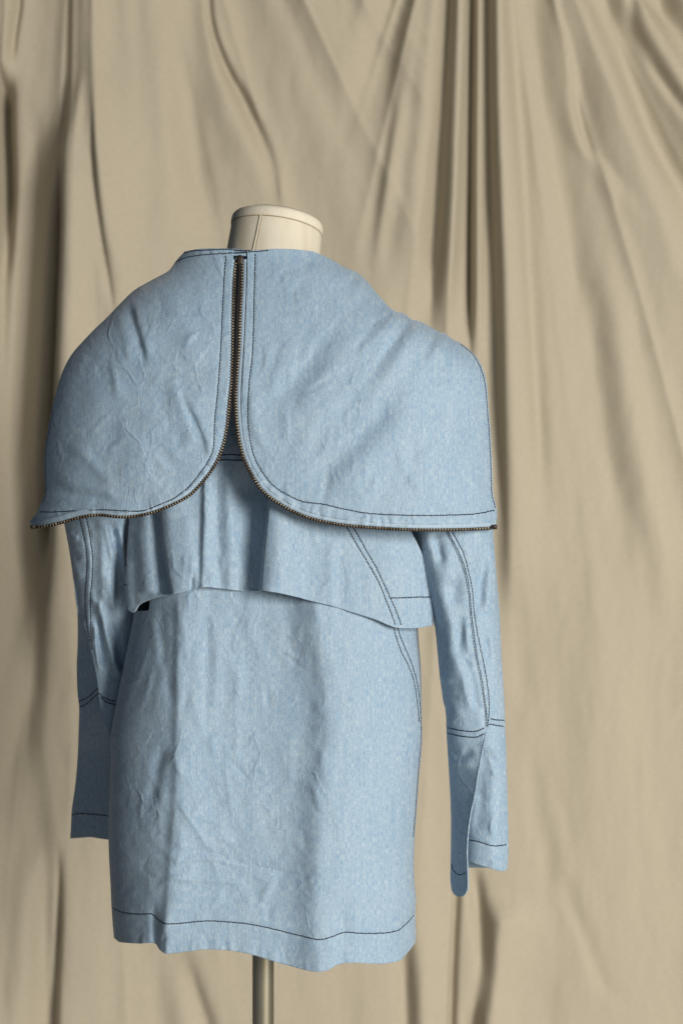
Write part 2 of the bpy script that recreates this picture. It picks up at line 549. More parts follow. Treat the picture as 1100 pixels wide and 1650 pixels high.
def curtain_height(u, v):
    h = np.zeros_like(u)

    def fold(pts, amp, wl, wr, v0=None, v1=None, fade=170, crisp=False):
        """pts [(v,u)], amp mm (number or [(v,mm)]), widths px (number or [(v,px)])"""
        c = smooth([(b, a) for a, b in pts], 300)
        uc = np.interp(v, c[:, 1], c[:, 0])
        g = lambda q: q if isinstance(q, (int, float)) else np.interp(v, [a for a, _ in q], [b for _, b in q])
        A, WL, WR = g(amp), g(wl), g(wr)
        va, vb = pts[0][0], pts[-1][0]
        e = 1.0
        if va > -400:
            e = e * sstep(va, va + fade, v)
        if vb < 1950:
            e = e * sstep(-vb, -vb + fade, -v)
        d = u - uc
        w = np.where(d < 0, WL, WR) * (1.0 if crisp else 1.2)
        k = np.exp(-np.abs(d / w) ** (1.3 if crisp else 2.0))
        return 1.75 * A * 1e-3 * e * k

    # left group: the deep dark pleat and its crest
    h += fold([(-500, 122), (0, 124), (200, 122), (300, 113), (420, 110), (600, 102), (750, 97), (900, 95), (1000, 92), (1150, 80), (1280, 88), (1400, 104), (1500, 106), (1650, 100), (1950, 96)],
              [(-500, 14), (120, 16), (200, 34), (300, 66), (850, 66), (980, 36), (1120, 10), (1300, 8), (1420, 12), (1650, 16), (1950, 20)], [(0, 6), (200, 10), (320, 22), (800, 30), (1000, 26), (1400, 16), (1650, 30)], 60)
    h += fold([(-500, 156), (0, 158), (90, 160), (200, 164), (300, 171), (400, 180), (520, 200), (700, 215), (900, 225)],
              [(-500, 10), (60, 10), (180, 24), (330, 34), (480, 36), (900, 14)], [(0, 5), (180, 11), (400, 16), (700, 30)], 90)
    h += fold([(140, 58), (250, 54), (420, 38), (620, 22), (850, 5)], -16, 14, 16)
    h += fold([(-500, 150), (0, 148), (120, 145), (210, 132), (300, 122)], 9, 9, 12)
    h += fold([(-500, 10), (0, 14), (120, 8), (260, 2)], 10, 6, 8)
    h += fold([(-500, 28), (0, 30), (60, 22), (110, 18)], -12, 5, 5, fade=40)
    h += fold([(100, 4), (200, -2), (400, -6), (800, -14)], [(100, -70), (300, -60), (450, -18), (800, -4)], 11, 13, fade=60)
    h += fold([(-500, -60), (600, -70), (1950, -60)], 60, 50, 40)
    h += fold([(-500, -190), (600, -170), (1950, -180)], 70, 40, 70)
    h -= .05 * (1 - sstep(20, 110, u)) * sstep(120, 320, v) * (1 - sstep(850, 1150, v))
    # deep pockets behind the overlapping pleats
    h += fold([(190, 112), (300, 99), (420, 93), (600, 84), (750, 76), (900, 74), (1000, 80)], [(190, -8), (290, -72), (850, -78), (1000, -14)], [(200, 8), (300, 13), (700, 17)], [(200, 7), (300, 11), (700, 14)], crisp=True)
    h += fold([(1330, 96), (1400, 97), (1500, 95), (1650, 88), (1950, 80)], -20, [(1330, 5), (1500, 9), (1650, 14)], 7, crisp=True)
    h += fold([(120, 156), (200, 157), (300, 163), (400, 173), (480, 186), (560, 200)], [(120, -4), (200, -14), (300, -26), (480, -28), (560, -14)], [(150, 5), (300, 10), (450, 13)], [(150, 4), (300, 8), (450, 10)], crisp=True)
    h += fold([(-500, 734), (0, 722), (200, 712), (450, 698), (560, 692)], -18, 11, 9, crisp=True)
    h += fold([(-500, 786), (0, 786), (300, 791), (450, 798), (620, 801), (800, 808), (950, 815)], [(-500, -19), (450, -21), (700, -17), (950, -3)], 10, 8, crisp=True)
    # soft folds left of the middle
    h += fold([(-500, 222), (0, 224), (200, 232), (400, 240), (600, 250)], -5, 16, 22)
    h += fold([(-500, 300), (0, 300), (150, 306), (280, 322), (380, 352), (470, 372)], [(-500, -6), (100, -9), (250, -16), (400, -10)], 22, 26)
    h += fold([(-60, 332), (20, 338), (60, 347), (110, 366), (150, 388), (190, 408), (225, 424), (262, 437), (300, 444), (340, 446)],
              [(-60, -7), (40, -11), (120, -18), (200, -17), (300, -6)], [(0, 5), (60, 6), (130, 13), (200, 19), (300, 14)], [(0, 4), (60, 4), (130, 7), (200, 8), (300, 6)], fade=50)
    h += fold([(-60, 320), (60, 330), (150, 362), (240, 402), (330, 430)], 12, 34, 20)
    h += fold([(-300, 420), (0, 430), (100, 470), (200, 540)], -4, 30, 30)
    # right group converging at the top
    h += fold([(-500, 660), (0, 628), (80, 606), (180, 580), (280, 560)], -11, 24, 26)
    h += fold([(-500, 690), (0, 668), (120, 652), (200, 640), (300, 624), (400, 610), (470, 602)], [(-500, 10), (100, 10), (300, 13), (470, 13)], [(0, 20), (200, 9), (400, 8)], 14)
    h += fold([(-500, 720), (0, 700), (150, 688), (300, 672), (420, 660), (520, 654)], 18, 22, 22)
    h += fold([(-500, 742), (0, 736), (100, 733), (230, 729), (350, 725), (450, 720), (560, 714)], 30, [(0, 7), (200, 12), (450, 15)], 13)
    h += fold([(-500, 762), (0, 761), (100, 760), (300, 758.5), (450, 757.5), (620, 757)], [(-500, -32), (500, -32), (620, -18)], 5, 5, crisp=True)
    h += fold([(-500, 770), (0, 770), (300, 768), (450, 768), (600, 768)], 16, 8, 9)
    h += fold([(-500, 798), (0, 798), (150, 799), (300, 804), (450, 809), (620, 812), (800, 818), (930, 823), (1050, 826)],
              [(-500, 34), (450, 36), (650, 34), (850, 20), (1050, 8)], [(0, 9), (300, 10), (620, 12), (800, 12)], [(0, 22), (900, 50)])
    h += fold([(-500, 815), (0, 820), (100, 829), (200, 838), (300, 845), (400, 851), (600, 862), (740, 870), (850, 872)], -10, 10, 12)
    h += fold([(-500, 852), (0, 866), (100, 876), (200, 890), (280, 906), (420, 930), (540, 944)], -12, 16, 24)
    h += fold([(-500, 860), (0, 888), (60, 900), (130, 915), (190, 926), (240, 944), (280, 974), (325, 1004), (400, 1040)],
              [(-500, 9), (240, 9), (280, 9), (400, 3)], [(0, 22), (150, 22), (240, 12), (400, 20)], [(0, 9), (150, 8), (240, 8), (400, 16)])
    h += fold([(0, 912), (100, 930), (180, 940), (250, 956), (300, 990), (360, 1040)], -15, 11, 20)
    h += fold([(-500, 950), (0, 985), (75, 1012), (150, 1034), (225, 1062), (300, 1104), (420, 1170)], -16, 18, 22)
    h += fold([(-500, 1000), (30, 1020), (90, 1049), (130, 1072), (180, 1104), (260, 1160)], [(-500, -8), (80, -10), (150, -22), (260, -22)], 10, 8)
    h += fold([(-500, 1040), (0, 1072), (50, 1098), (120, 1140)], -22, 14, 18)
    h += fold([(380, 900), (440, 935), (490, 954), (560, 962), (660, 972), (764, 986), (840, 1001), (900, 1012)], -9, 16, 20)
    h += fold([(360, 960), (500, 985), (600, 1000), (720, 1024), (800, 1050), (950, 1088), (1050, 1112)], 12, 30, 24)
    h += fold([(640, 1030), (720, 1050), (820, 1064), (945, 1088), (1050, 1100)], -6, 14, 15)
    # lower right: soft, nearly flat, a few drags
    h += fold([(900, 826), (1000, 836), (1130, 842), (1250, 838)], -3.5, 12, 15)
    h += fold([(1100, 1028), (1164, 1031), (1260, 1035), (1370, 1040), (1450, 1046)], 1.5, 8, 10)
    h += fold([(1400, 908), (1450, 918), (1500, 938), (1560, 960), (1620, 985)], -3.6, 11, 14, fade=40)
    h += fold([(1180, 850), (1300, 868), (1400, 880), (1520, 884)], -5, 14, 16)
    h += fold([(1240, 880), (1330, 920), (1420, 945)], -5, 16, 18)
    h += fold([(1380, 764), (1440, 770), (1500, 778), (1552, 781), (1600, 776), (1650, 768), (1950, 740)], [(1380, -8), (1450, -17), (1950, -22)], 11, 9, fade=60)
    h += fold([(1430, 800), (1483, 806), (1532, 795), (1593, 782), (1650, 780), (1950, 776)], [(1430, 8), (1480, 22), (1950, 26)], [(1430, 22), (1532, 14), (1650, 10)], 34, fade=50)
    h += fold([(1380, 738), (1446, 736), (1532, 732), (1650, 728), (1950, 722)], [(1380, -7), (1446, -14), (1950, -18)], 4.5, 5, fade=60)
    h += fold([(1380, 690), (1500, 684), (1650, 678), (1950, 670)], 12, 30, 26)
    h += fold([(1440, 650), (1530, 652), (1650, 656), (1950, 660)], -22, 14, 12)
    # lower left and under the hem
    h += fold([(960, 62), (1100, 50), (1200, 30), (1320, 0)], -12, 16, 20)
    h += fold([(1300, 70), (1450, 46), (1560, 40), (1650, 26), (1950, 0)], 16, 26, 22)
    h += fold([(1350, 76), (1500, 72), (1650, 74), (1950, 70)], -14, 16, 14)
    h += fold([(1480, 280), (1540, 298), (1600, 318), (1650, 332), (1950, 380)], -13, 18, 12)
    h += fold([(1480, 250), (1560, 256), (1650, 262), (1950, 280)], -6, 16, 16)
    # repeats beyond the picture
    for k, (x, a) in enumerate([(1180, 22), (1260, -26), (1330, 28), (1420, 30), (1490, -24), (1580, 34), (1680, 30), (-300, -40), (-400, 44), (-500, -30), (-600, 40)]):
        h += fold([(-500, x - 40), (500, x + 10 * (k % 3)), (1950, x + 20)], a, 20 + 6 * (k % 2), 34)
    h += fold([(300, 1180), (800, 1200), (1950, 1220)], 20, 40, 50)
    # pleats fanning out from the two places where the cloth is bunched up at the top
    ph = (u - 772) / (v + 420)
    ph = ph + .004 * vnoise(u / 300, v / 620, 31)
    wgt = sstep(540, 680, u) * (.42 + .58 * (1 - sstep(420, 1250, v)))
    h += wgt * (.030 * vnoise(ph * 9.0, 0 * ph + 3.3, 5) + .010 * (.6 - 1.8 * np.abs(vnoise(ph * 15.0, v / 2600, 6))))
    ph = (u - 150) / (v + 700)
    ph = ph + .004 * vnoise(u / 260, v / 620, 33)
    wgt = (1 - .7 * sstep(420, 640, u)) * (1 - sstep(640, 760, u)) * sstep(-900, -100, u)
    h += wgt * (.028 * vnoise(ph * 13.0, 0 * ph + 1.7, 15) + .008 * (.6 - 1.8 * np.abs(vnoise(ph * 22.0, v / 2600, 16))))
    # broad swags and small crumples
    h += 1.25 * (.014 * vnoise(u / 260, v / 1200, 3) + .0036 * fbm(u / 80, v / 600, 8, 2) + .0014 * fbm(u / 40, v / 110, 12, 3))
    crk = random_creases(50, (800, 350, 1250, 1700), 21, (.3, 1.0), (50, 190), (1.0, 2.2), (6, 14), 'ge')
    crk += random_creases(40, (150, 0, 760, 330), 22, (.3, .9), (50, 170), (.9, 2.3), (8, 18), 'g')
    crk += random_creases(30, (-100, 900, 400, 1700), 23, (.3, 1.0), (50, 160), (.9, 2.3), (8, 18), 'g')
    h += stroke_field(u, v, crk)
    return h


us = np.unique(np.r_[np.linspace(-700, -40, 110), np.linspace(-40, 1140, 430), np.linspace(1140, 1900, 120)])
vs_ = np.unique(np.r_[np.linspace(-420, -30, 50), np.linspace(-30, 1680, 430), np.linspace(1680, 1770, 20)])
U, V_ = np.meshgrid(us, vs_)
u, v = U.ravel(), V_.ravel()
H = curtain_height(u, v)
pts = proj(u, v, np.full_like(u, YC))
pts[:, 1] -= H
pts[:, 2] = np.maximum(pts[:, 2], .004)
curtain = mesh_obj('backdrop_curtain', pts, grid_faces(len(us), len(vs_)), M_MUSLIN, None, np.stack([u / 700, v / 700], 1))
curtain['label'] = 'beige muslin cloth hanging in folds as a backdrop behind the jacket'
curtain['category'] = 'curtain'

floor = mesh_obj('floor', [(-3, -3, 0), (3, -3, 0), (3, 1.8, 0), (-3, 1.8, 0)], [(0, 1, 2, 3)], M_FLOOR, None, smooth_shade=False)
floor['kind'] = 'structure'

# ================================================================== dress form
form = thing('dress_form', 'old off-white dress form on a metal pole, wearing the blue jacket', 'dress form', ((424 - 550) / FPX * CAM_D, 0, 0))


def lathe(name, prof, center, mat, parent, n=64, sx=1., sy=1., axis=None, solid=0, uvscale=1.):
    """prof [(radius, height)] bottom to top about a (possibly leaning) axis"""
    th = np.linspace(0, 2 * math.pi, n + 1)
    P, Q = [], []
    for r, z in prof:
        for t in th:
            P.append((r * sx * math.cos(t), r * sy * math.sin(t), z))
            Q.append((t / (2 * math.pi) * uvscale, z))
    P = np.array(P)
    if axis is not None:
        P = P @ np.array(axis.to_matrix()).T
    P = P + np.array(center)
    m = n + 1
    F = []
    for i in range(len(prof) - 1):
        for j in range(n):
            a = i * m + j
            F.append((a, a + 1, a + m + 1, a + m))
    return mesh_obj(name, P - np.array(parent_world(parent)), F, mat, parent, Q)


def parent_world(p):
    w = Vector((0, 0, 0))
    while p is not None:
        w = w + p.location
        p = p.parent
    return w


from mathutils import Euler
NECK_AX = Euler((math.radians(-7.5), math.radians(7.0), 0))
nc = proj(np.array(445.5), np.array(371.0), np.array(.030))       # centre of the ring where cap and neck meet
r0 = .0632
neck_prof = [(r0 * 1.08, -.085), (r0 * 1.06, -.070), (r0 * 1.04, -.055), (r0 * 1.02, -.040), (r0 * 1.01, -.025), (r0 * 1.0, -.010), (r0 * .995, -.001), (r0 * .985, .0006)]
neck = lathe('neck', neck_prof, nc, M_CANVAS, form, 96, axis=NECK_AX)
cap_prof = [(r0 * .97, -.0012), (r0 * 1.0, -.0002), (r0 * 1.012, .002), (r0 * 1.008, .0075), (r0 * .998, .0112), (r0 * .968, .0140), (r0 * .90, .0158), (r0 * .80, .0190), (r0 * .5, .0200), (.0005, .0203)]
cap = lathe('neck_cap', cap_prof, nc, M_CAP, neck, 96, axis=NECK_AX)
ring = lathe('cap_seam', [(r0 * .998, -.0014), (r0 * 1.004, -.0009), (r0 * 1.004, -.0003), (r0 * .998, .0002)], nc, M_SEAM, neck, 96, axis=NECK_AX)
# the standing seam at the centre back of the neck
sv, sf = [], []
am = np.array(NECK_AX.to_matrix())
for k, z in enumerate(np.linspace(-.0012, -.075, 30)):
    rr = np.interp(-z, [.0, .01, .025, .04, .055, .07, .085], np.array([.995, 1., 1.01, 1.02, 1.04, 1.06, 1.08]) * r0)
    ph = -math.pi / 2 - .315 - .055 * k / 30 * 1.2
    for dph, dr in ((-.022, .0001), (-.012, .0016), (.006, .0013), (.012, .0001)):
        p = np.array([(rr + dr) * math.cos(ph + dph), (rr + dr) * math.sin(ph + dph), z])
        sv.append(am @ p + nc - np.array(form.location))
    if k:
        for j in range(3):
            a = (k - 1) * 4 + j
            sf.append((a, a + 4, a + 5, a + 1))
mesh_obj('neck_seam', sv, sf, M_CAP, neck)
sv2, sf2 = [], []
for k, z in enumerate(np.linspace(-.0025, -.075, 30)):
    rr = np.interp(-z, [.0, .01, .025, .04, .055, .07, .085], np.array([.995, 1., 1.01, 1.02, 1.04, 1.06, 1.08]) * r0)
    ph = -math.pi / 2 - .315 - .055 * k / 30 * 1.2
    for dph, dr in ((.012, .0003), (.034, .0003)):
        p = np.array([(rr + dr) * math.cos(ph + dph), (rr + dr) * math.sin(ph + dph), z])
        sv2.append(am @ p + nc - np.array(form.location))
    if k:
        a = (k - 1) * 2
        sf2.append((a, a + 2, a + 3, a + 1))
mesh_obj('neck_seam_shade', sv2, sf2, M_SEAM, neck)  # dark strip painting the shade to the right of the standing seam

cx = (424 - 550) / FPX * CAM_D
tors = [(.02, .80), (.10, .802), (.145, .81), (.155, .86), (.150, .92), (.135, 1.0), (.122, 1.08), (.126, 1.16), (.138, 1.26), (.145, 1.36), (.138, 1.44), (.112, 1.50), (.07, 1.54), (.05, 1.57), (.045, 1.62)]
lathe('torso', tors, (cx, .015, 0), M_CANVAS, form, 48, sx=1.0, sy=.62)
lathe('pole', [(.0148, .02), (.0148, .83)], (cx, 0, 0), M_POLE, form, 48)
lathe('stand_base', [(.002, .0), (.19, .0), (.195, .006), (.19, .014), (.10, .026), (.03, .034), (.022, .06), (.0165, .064), (.0150, .07)], (cx, 0, 0), M_POLE, form, 64)

# ================================================================== jacket
jacket = thing('jacket', 'light blue linen jacket with a zip-edged back cape, dressed on the form', 'jacket', (0, 0, 0))

# ---------------- outlines (photo pixels)
capeL = [(298, 405), (284, 420), (272, 436), (245, 451), (216, 468), (194, 489), (172, 512), (152, 531), (132, 552), (118, 568), (108, 584), (100, 602), (94, 620), (84, 660), (76, 700), (71, 740), (71.5, 772), (73, 788), (70, 802), (66, 812), (60, 826), (48, 841), (50, 847)]
capeR = [(504, 405), (532, 417), (552, 429), (571, 437), (582, 444), (592, 454), (608, 474), (628, 496), (640, 503), (650, 505), (664, 515), (676, 517.5), (688, 524), (708, 535), (716, 536.5), (726, 545), (740, 552), (754, 562), (768, 576), (778, 596), (784, 620), (787, 660), (790, 700), (792.5, 748), (794, 796), (799, 816), (800.5, 836), (799, 847)]
zipL = [(377, 418), (374, 452), (372.5, 500), (371.5, 560), (370, 612), (366, 650), (361, 697), (351, 733), (335, 761), (314, 786), (300, 798), (280, 809), (248, 822), (216, 829), (192, 830), (160, 827), (132, 830), (96, 840), (72, 845), (50, 847)]
zipR = [(393, 418), (392.5, 452), (390, 500), (388, 560), (385, 600), (383, 647), (386, 694), (394, 733), (405, 758), (421, 784), (438, 800), (468, 818.5), (496, 830.5), (528, 838.5), (560, 843.5), (624, 848.5), (680, 850.5), (740, 850), (775, 848.5), (799, 847)]
zL, zR = smooth(zipL, 600), smooth(zipR, 600)
fcL, fcR = fn_of_v(capeL), fn_of_v(capeR)


def offset_curve(c, d):
    t = np.gradient(c, axis=0)
    t /= np.linalg.norm(t, axis=1)[:, None] + 1e-9
    return c + np.stack([-t[:, 1], t[:, 0]], 1) * d


stL = [(364, 412), (360, 472), (356, 560), (352, 620), (346, 680), (343.5, 724), (335, 744), (324, 760), (304, 785), (280, 803), (256, 813.5), (236, 821.5), (216, 824), (172, 821.5), (132, 822.5), (88, 825), (62, 825)]
stR = [(411.5, 409), (410, 460), (408.5, 530), (406, 580), (401.5, 620), (400, 680), (408, 731), (424, 763), (444, 785.5), (484, 807), (520, 812.5), (560, 821.5), (600, 828), (680, 830.5), (760, 828.5), (798, 822)]
stEdgeR = [(741, 554), (753, 563.5), (765.5, 577), (775, 597), (781, 621), (784.5, 660), (787.5, 700), (790, 748), (791.5, 794), (796.5, 816), (798, 822)]

r_ = np.random.default_rng(5)
cape_strokes = [
    # left panel
    dict(p=[(288, 606), (300, 645), (320, 684), (331, 716), (336, 742)], a=5.22, wl=3.2, wr=26, k='s', f0=.5, f1=.2),
    dict(p=[(276, 600), (296, 668), (318, 730)], a=3.77, wl=14, wr=9, k='g'),
    dict(p=[(205, 478), (216, 520), (228, 560), (234, 596)], a=-3.48, wl=8, wr=5),
    dict(p=[(216, 482), (228, 530), (240, 580)], a=2.61, wl=6, wr=12),
    dict(p=[(178, 572), (184, 606), (188, 648)], a=2.17, wl=5, wr=9),
    dict(p=[(190, 500), (200, 540), (210, 590)], a=1.89, wl=6, wr=9),
    dict(p=[(112, 712), (150, 748), (190, 792)], a=2.17, wl=8, wr=10),
    dict(p=[(75, 790), (110, 796), (160, 802), (190, 812)], a=-3.19, wl=6, wr=9),
    dict(p=[(80, 770), (130, 782), (200, 800)], a=2.32, wl=10, wr=10),
    dict(p=[(250, 450), (300, 520), (330, 600)], a=2.03, wl=24, wr=24),
    dict(p=[(150, 600), (140, 700), (120, 780)], a=3.19, wl=30, wr=30),
    dict(p=[(255, 640), (225, 720), (200, 800)], a=3.19, wl=30, wr=36),
    # right panel, drags fanning from the shoulder
    dict(p=[(640, 506), (618, 530), (590, 560), (560, 600)], a=4.06, wl=9, wr=13, f0=.05, f1=.8),
    dict(p=[(660, 518), (640, 542), (610, 585), (570, 640)], a=-3.48, wl=8, wr=8, f0=.05, f1=.8),
    dict(p=[(678, 520), (655, 556), (620, 610), (560, 690)], a=4.35, wl=11, wr=16, f0=.05, f1=.8),
    dict(p=[(715, 538), (700, 570), (676, 610)], a=3.48, wl=8, wr=11, f0=.05, f1=.8),
    dict(p=[(702, 536), (690, 560), (670, 590)], a=-2.61, wl=6, wr=6, f0=.05, f1=.8),
    dict(p=[(575, 440), (566, 452), (560, 468)], a=-3.48, wl=4, wr=5, f0=.02, f1=.8),
    dict(p=[(584, 448), (576, 470), (560, 500)], a=2.90, wl=7, wr=9, f0=.05, f1=.8),
    dict(p=[(598, 480), (540, 580), (470, 680), (420, 740)], a=4.64, wl=26, wr=32, f0=.4, f1=.4),
    dict(p=[(560, 500), (500, 590), (440, 660)], a=-3.48, wl=18, wr=22),
    dict(p=[(690, 640), (600, 730), (520, 800)], a=4.93, wl=30, wr=36),
    dict(p=[(640, 640), (560, 730), (490, 790)], a=-3.77, wl=18, wr=20),
    dict(p=[(736, 690), (745, 730), (760, 770), (778, 806)], a=2.75, wl=5, wr=10, k='g'),
    dict(p=[(726, 700), (738, 745), (756, 792)], a=-2.32, wl=6, wr=6),
    dict(p=[(770, 640), (740, 700), (700, 780)], a=2.90, wl=14, wr=18),
    dict(p=[(402, 620), (412, 690), (440, 740)], a=2.32, wl=9, wr=14),
    dict(p=[(640, 720), (655, 760), (690, 800)], a=2.32, wl=8, wr=9),
    dict(p=[(668, 700), (662, 745), (648, 790)], a=-1.89, wl=7, wr=7),
    dict(p=[(530, 430), (500, 480), (470, 520)], a=1.89, wl=16, wr=18),
    dict(p=[(470, 540), (450, 600), (430, 640)], a=1.74, wl=12, wr=14),
    dict(p=[(600, 600), (520, 660), (470, 760)], a=2.03, wl=14, wr=14),
]
cape_strokes += random_creases(60, (90, 480, 350, 820), 31, (.2, .6), (20, 80), (.6, 2.4), (3, 7))
cape_strokes += random_creases(100, (410, 430, 790, 815), 32, (.2, .65), (20, 90), (1.5, 2.7), (3, 7))
# grooves of the stitching, pucker along the zip edge
for st in (stL, stR, stEdgeR):
    cape_strokes.append(dict(p=st, a=-.7, wl=3, wr=3, f=.01))
cz, cs = smooth(zipR, 600), smooth(stR, 600)
for i in range(110):
    t = r_.uniform(.44, .985)
    a = cs[int(t * 599)]
    b = cz[np.argmin(np.linalg.norm(cz - a, axis=1))]
    n = b - a
    cape_strokes.append(dict(p=[tuple(a - n * r_.uniform(.1, .5) + r_.normal(0, 1.5, 2)), tuple(b + r_.normal(0, 2.5, 2))], a=r_.uniform(-1.4, 1.5), wl=r_.uniform(2.2, 4), wr=r_.uniform(2.2, 4.5), f0=.6, f1=.1))
cz, cs = smooth(zipL, 600), smooth(stL, 600)
for i in range(40):
    t = r_.uniform(.45, .98)
    a = cs[int(t * 599)]
    b = cz[np.argmin(np.linalg.norm(cz - a, axis=1))]
    n = b - a
    cape_strokes.append(dict(p=[tuple(a - n * r_.uniform(.3, .9) + r_.normal(0, 1.5, 2)), tuple(b + r_.normal(0, 2.5, 2))], a=r_.uniform(-1.1, 1.1), wl=r_.uniform(2.2, 4), wr=r_.uniform(2.2, 4), f0=.6, f1=.1))
for i in range(26):           # gathers along the shoulder edge
    k = r_.uniform(.05, .45)
    a = smooth(capeR, 400)[int(k * 399)]
    cape_strokes.append(dict(p=[tuple(a), tuple(a + np.array([-r_.uniform(8, 26), r_.uniform(16, 40)]))], a=r_.uniform(-.9, .9), wl=r_.uniform(2, 5), wr=r_.uniform(2, 5), f0=.02, f1=.9))


fcLs, fcRs = fn_soft(fcL, 400, 852, 22, -7), fn_soft(fcR, 400, 852, 30, 9)


def cape_base(u, v):
    l, r = fcLs(v), fcRs(v)
    s = np.clip((u - l) / np.maximum(r - l, 1) * 2 - 1, -1, 1)
    Bv = sinterp(v, [400, 430, 470, 540, 640, 740, 850], [.072, .086, .104, .126, .138, .143, .146])
    ys = sinterp(v, [400, 450, 600, 850], [.002, .002, -.004, -.010])
    return ys - Bv * cross(s, 3.4, .52) - .012 * (u - 430) / 370


_cw = (lambda u, v: -.0014 * fbm(u / 95, v / 95, 41, 3) - .0005 * fbm(u / 26, v / 30, 47, 3))


def cape_depth(u, v):
    return cape_base(u, v) + _cw(u, v) - stroke_field(u, v, cape_strokes)


def cached(fn, u0, v0, u1, v1, res=1.0):
    """tabulate a depth function so that stitches and zip parts can read it quickly"""
    uu, vv = np.arange(u0, u1 + res, res), np.arange(v0, v1 + res, res)
    G = fn(*[a.ravel() for a in np.meshgrid(uu, vv)]).reshape(len(vv), len(uu))

    def look(u, v):
        x = np.clip((np.asarray(u, float) - u0) / res, 0, len(uu) - 1.001)
        y = np.clip((np.asarray(v, float) - v0) / res, 0, len(vv) - 1.001)
        i, j = x.astype(int), y.astype(int)
        fx, fy = x - i, y - j
        return (G[j, i] * (1 - fx) + G[j, i + 1] * fx) * (1 - fy) + (G[j + 1, i] * (1 - fx) + G[j + 1, i + 1] * fx) * fy
    return look


cape_y = cached(cape_depth, 40, 395, 810, 865)

# left cape panel
iL = int(np.argmin(np.abs(zL[:, 1] - 720) + (zL[:, 0] < 330) * 1e3))
iR = int(np.argmin(np.abs(zR[:, 1] - 715) + (zR[:, 0] > 420) * 1e3))
necL = [(298, 405), (320, 401), (360, 400), (376, 401)]
necR = [(398.4, 403), (416, 403), (440, 401), (472, 401.5), (504, 405)]
wl_ = 1.4 + 2.6 * sstep(.35, .6, np.linspace(0, 1, len(zL)))
zLi = zL + (offset_curve(zL, 1.0) - zL) * wl_[:, None]
zRi = offset_curve(zR, -5.4)
capeLp = panel('cape_panel', necL, np.vstack([[(376, 401)], zLi[:iL + 1]]), zLi[iL:][::-1], capeL[:-2] + [(51, 838), tuple(zLi[-1])], cape_depth, M_CLOTH, jacket, step=2.0, warp='l')
capeRp = panel('cape_panel', necR, capeR[:-1] + [tuple(zRi[-1])], zRi[iR:], np.vstack([[(398.4, 403)], zRi[:iR + 1]]), cape_depth, M_CLOTH, jacket, step=2.0, warp='r')
def cape_front_depth(sx, v):
    t = (sx + 1) / 2
    e = (1 - t) * cape_base(fcL(v) + 0 * sx, v) + t * cape_base(fcR(v) + 0 * sx, v)
    return e + sinterp(v, [400, 450, 600, 850], [.075, .10, .12, .13]) * cross(sx, 2.2, .6)


shell('cape_front', lambda v: fcL(v) + 2.5, lambda v: fcR(v) - 4.5, 410, 840, cape_front_depth, M_CLOTH, jacket)

stitching('stitching', stL, cape_y, capeLp, seed=1)
stitching('stitching', stR, cape_y, capeRp, seed=2)
stitching('stitching', stEdgeR, cape_y, capeRp, seed=3, lift=.0012)
stitching('stitching', [(x + 2.2, y + .8) for x, y in capeL[13:20]], cape_y, capeLp, seed=4, width=1.2, lift=.0012)
stitching('stitching', [(283, 423), (300, 415), (320, 411.5), (350, 409), (380, 407.5), (410, 405.5), (436, 403.5)], cape_y, capeLp, seed=5)
stitching('stitching', [(296, 408), (310, 404.5), (340, 402.5), (368, 402), (386, 403.5), (405, 404)], cape_y, capeLp, seed=6)
# dark line painting the shade along the pressed edge next to the zip
stitching('edge_fold_shade', np.array([(398.5, 422), (398, 452), (397, 482), (394.8, 535), (391.5, 600), (390.5, 650)]), cape_y, capeRp, seed=7, width=.8, length=6, gap=0, lift=.0004)


def ribbon(name, c, w0, w1, depth, dy, mat, parent, side):
    """narrow woven tape along an edge, from offset w0 to w1"""
    a, b = offset_curve(c, side * w0), offset_curve(c, side * 1.0)
    a = c + (a - c) * np.minimum(1, np.linspace(0, 1, len(c))[:, None] * 60 + .55)
    b = c + (b - c) * (np.asarray(w1, float).reshape(-1, 1) if np.ndim(w1) else w1)
    K = 4
    P, Q = [], []
    for i in range(K):
        t = i / (K - 1)
        q = a * (1 - t) + b * t
        base = depth(c[:, 0], c[:, 1])
        P.append(proj(q[:, 0], q[:, 1], base + dy))
        Q.append(q / 1180)
    P, Q = np.stack(P, 1).reshape(-1, 3), np.stack(Q, 1).reshape(-1, 2)
    n = len(c)
    F = grid_faces(K, n)
    return mesh_obj(name, P, F, mat, parent, Q, solid=.0008)


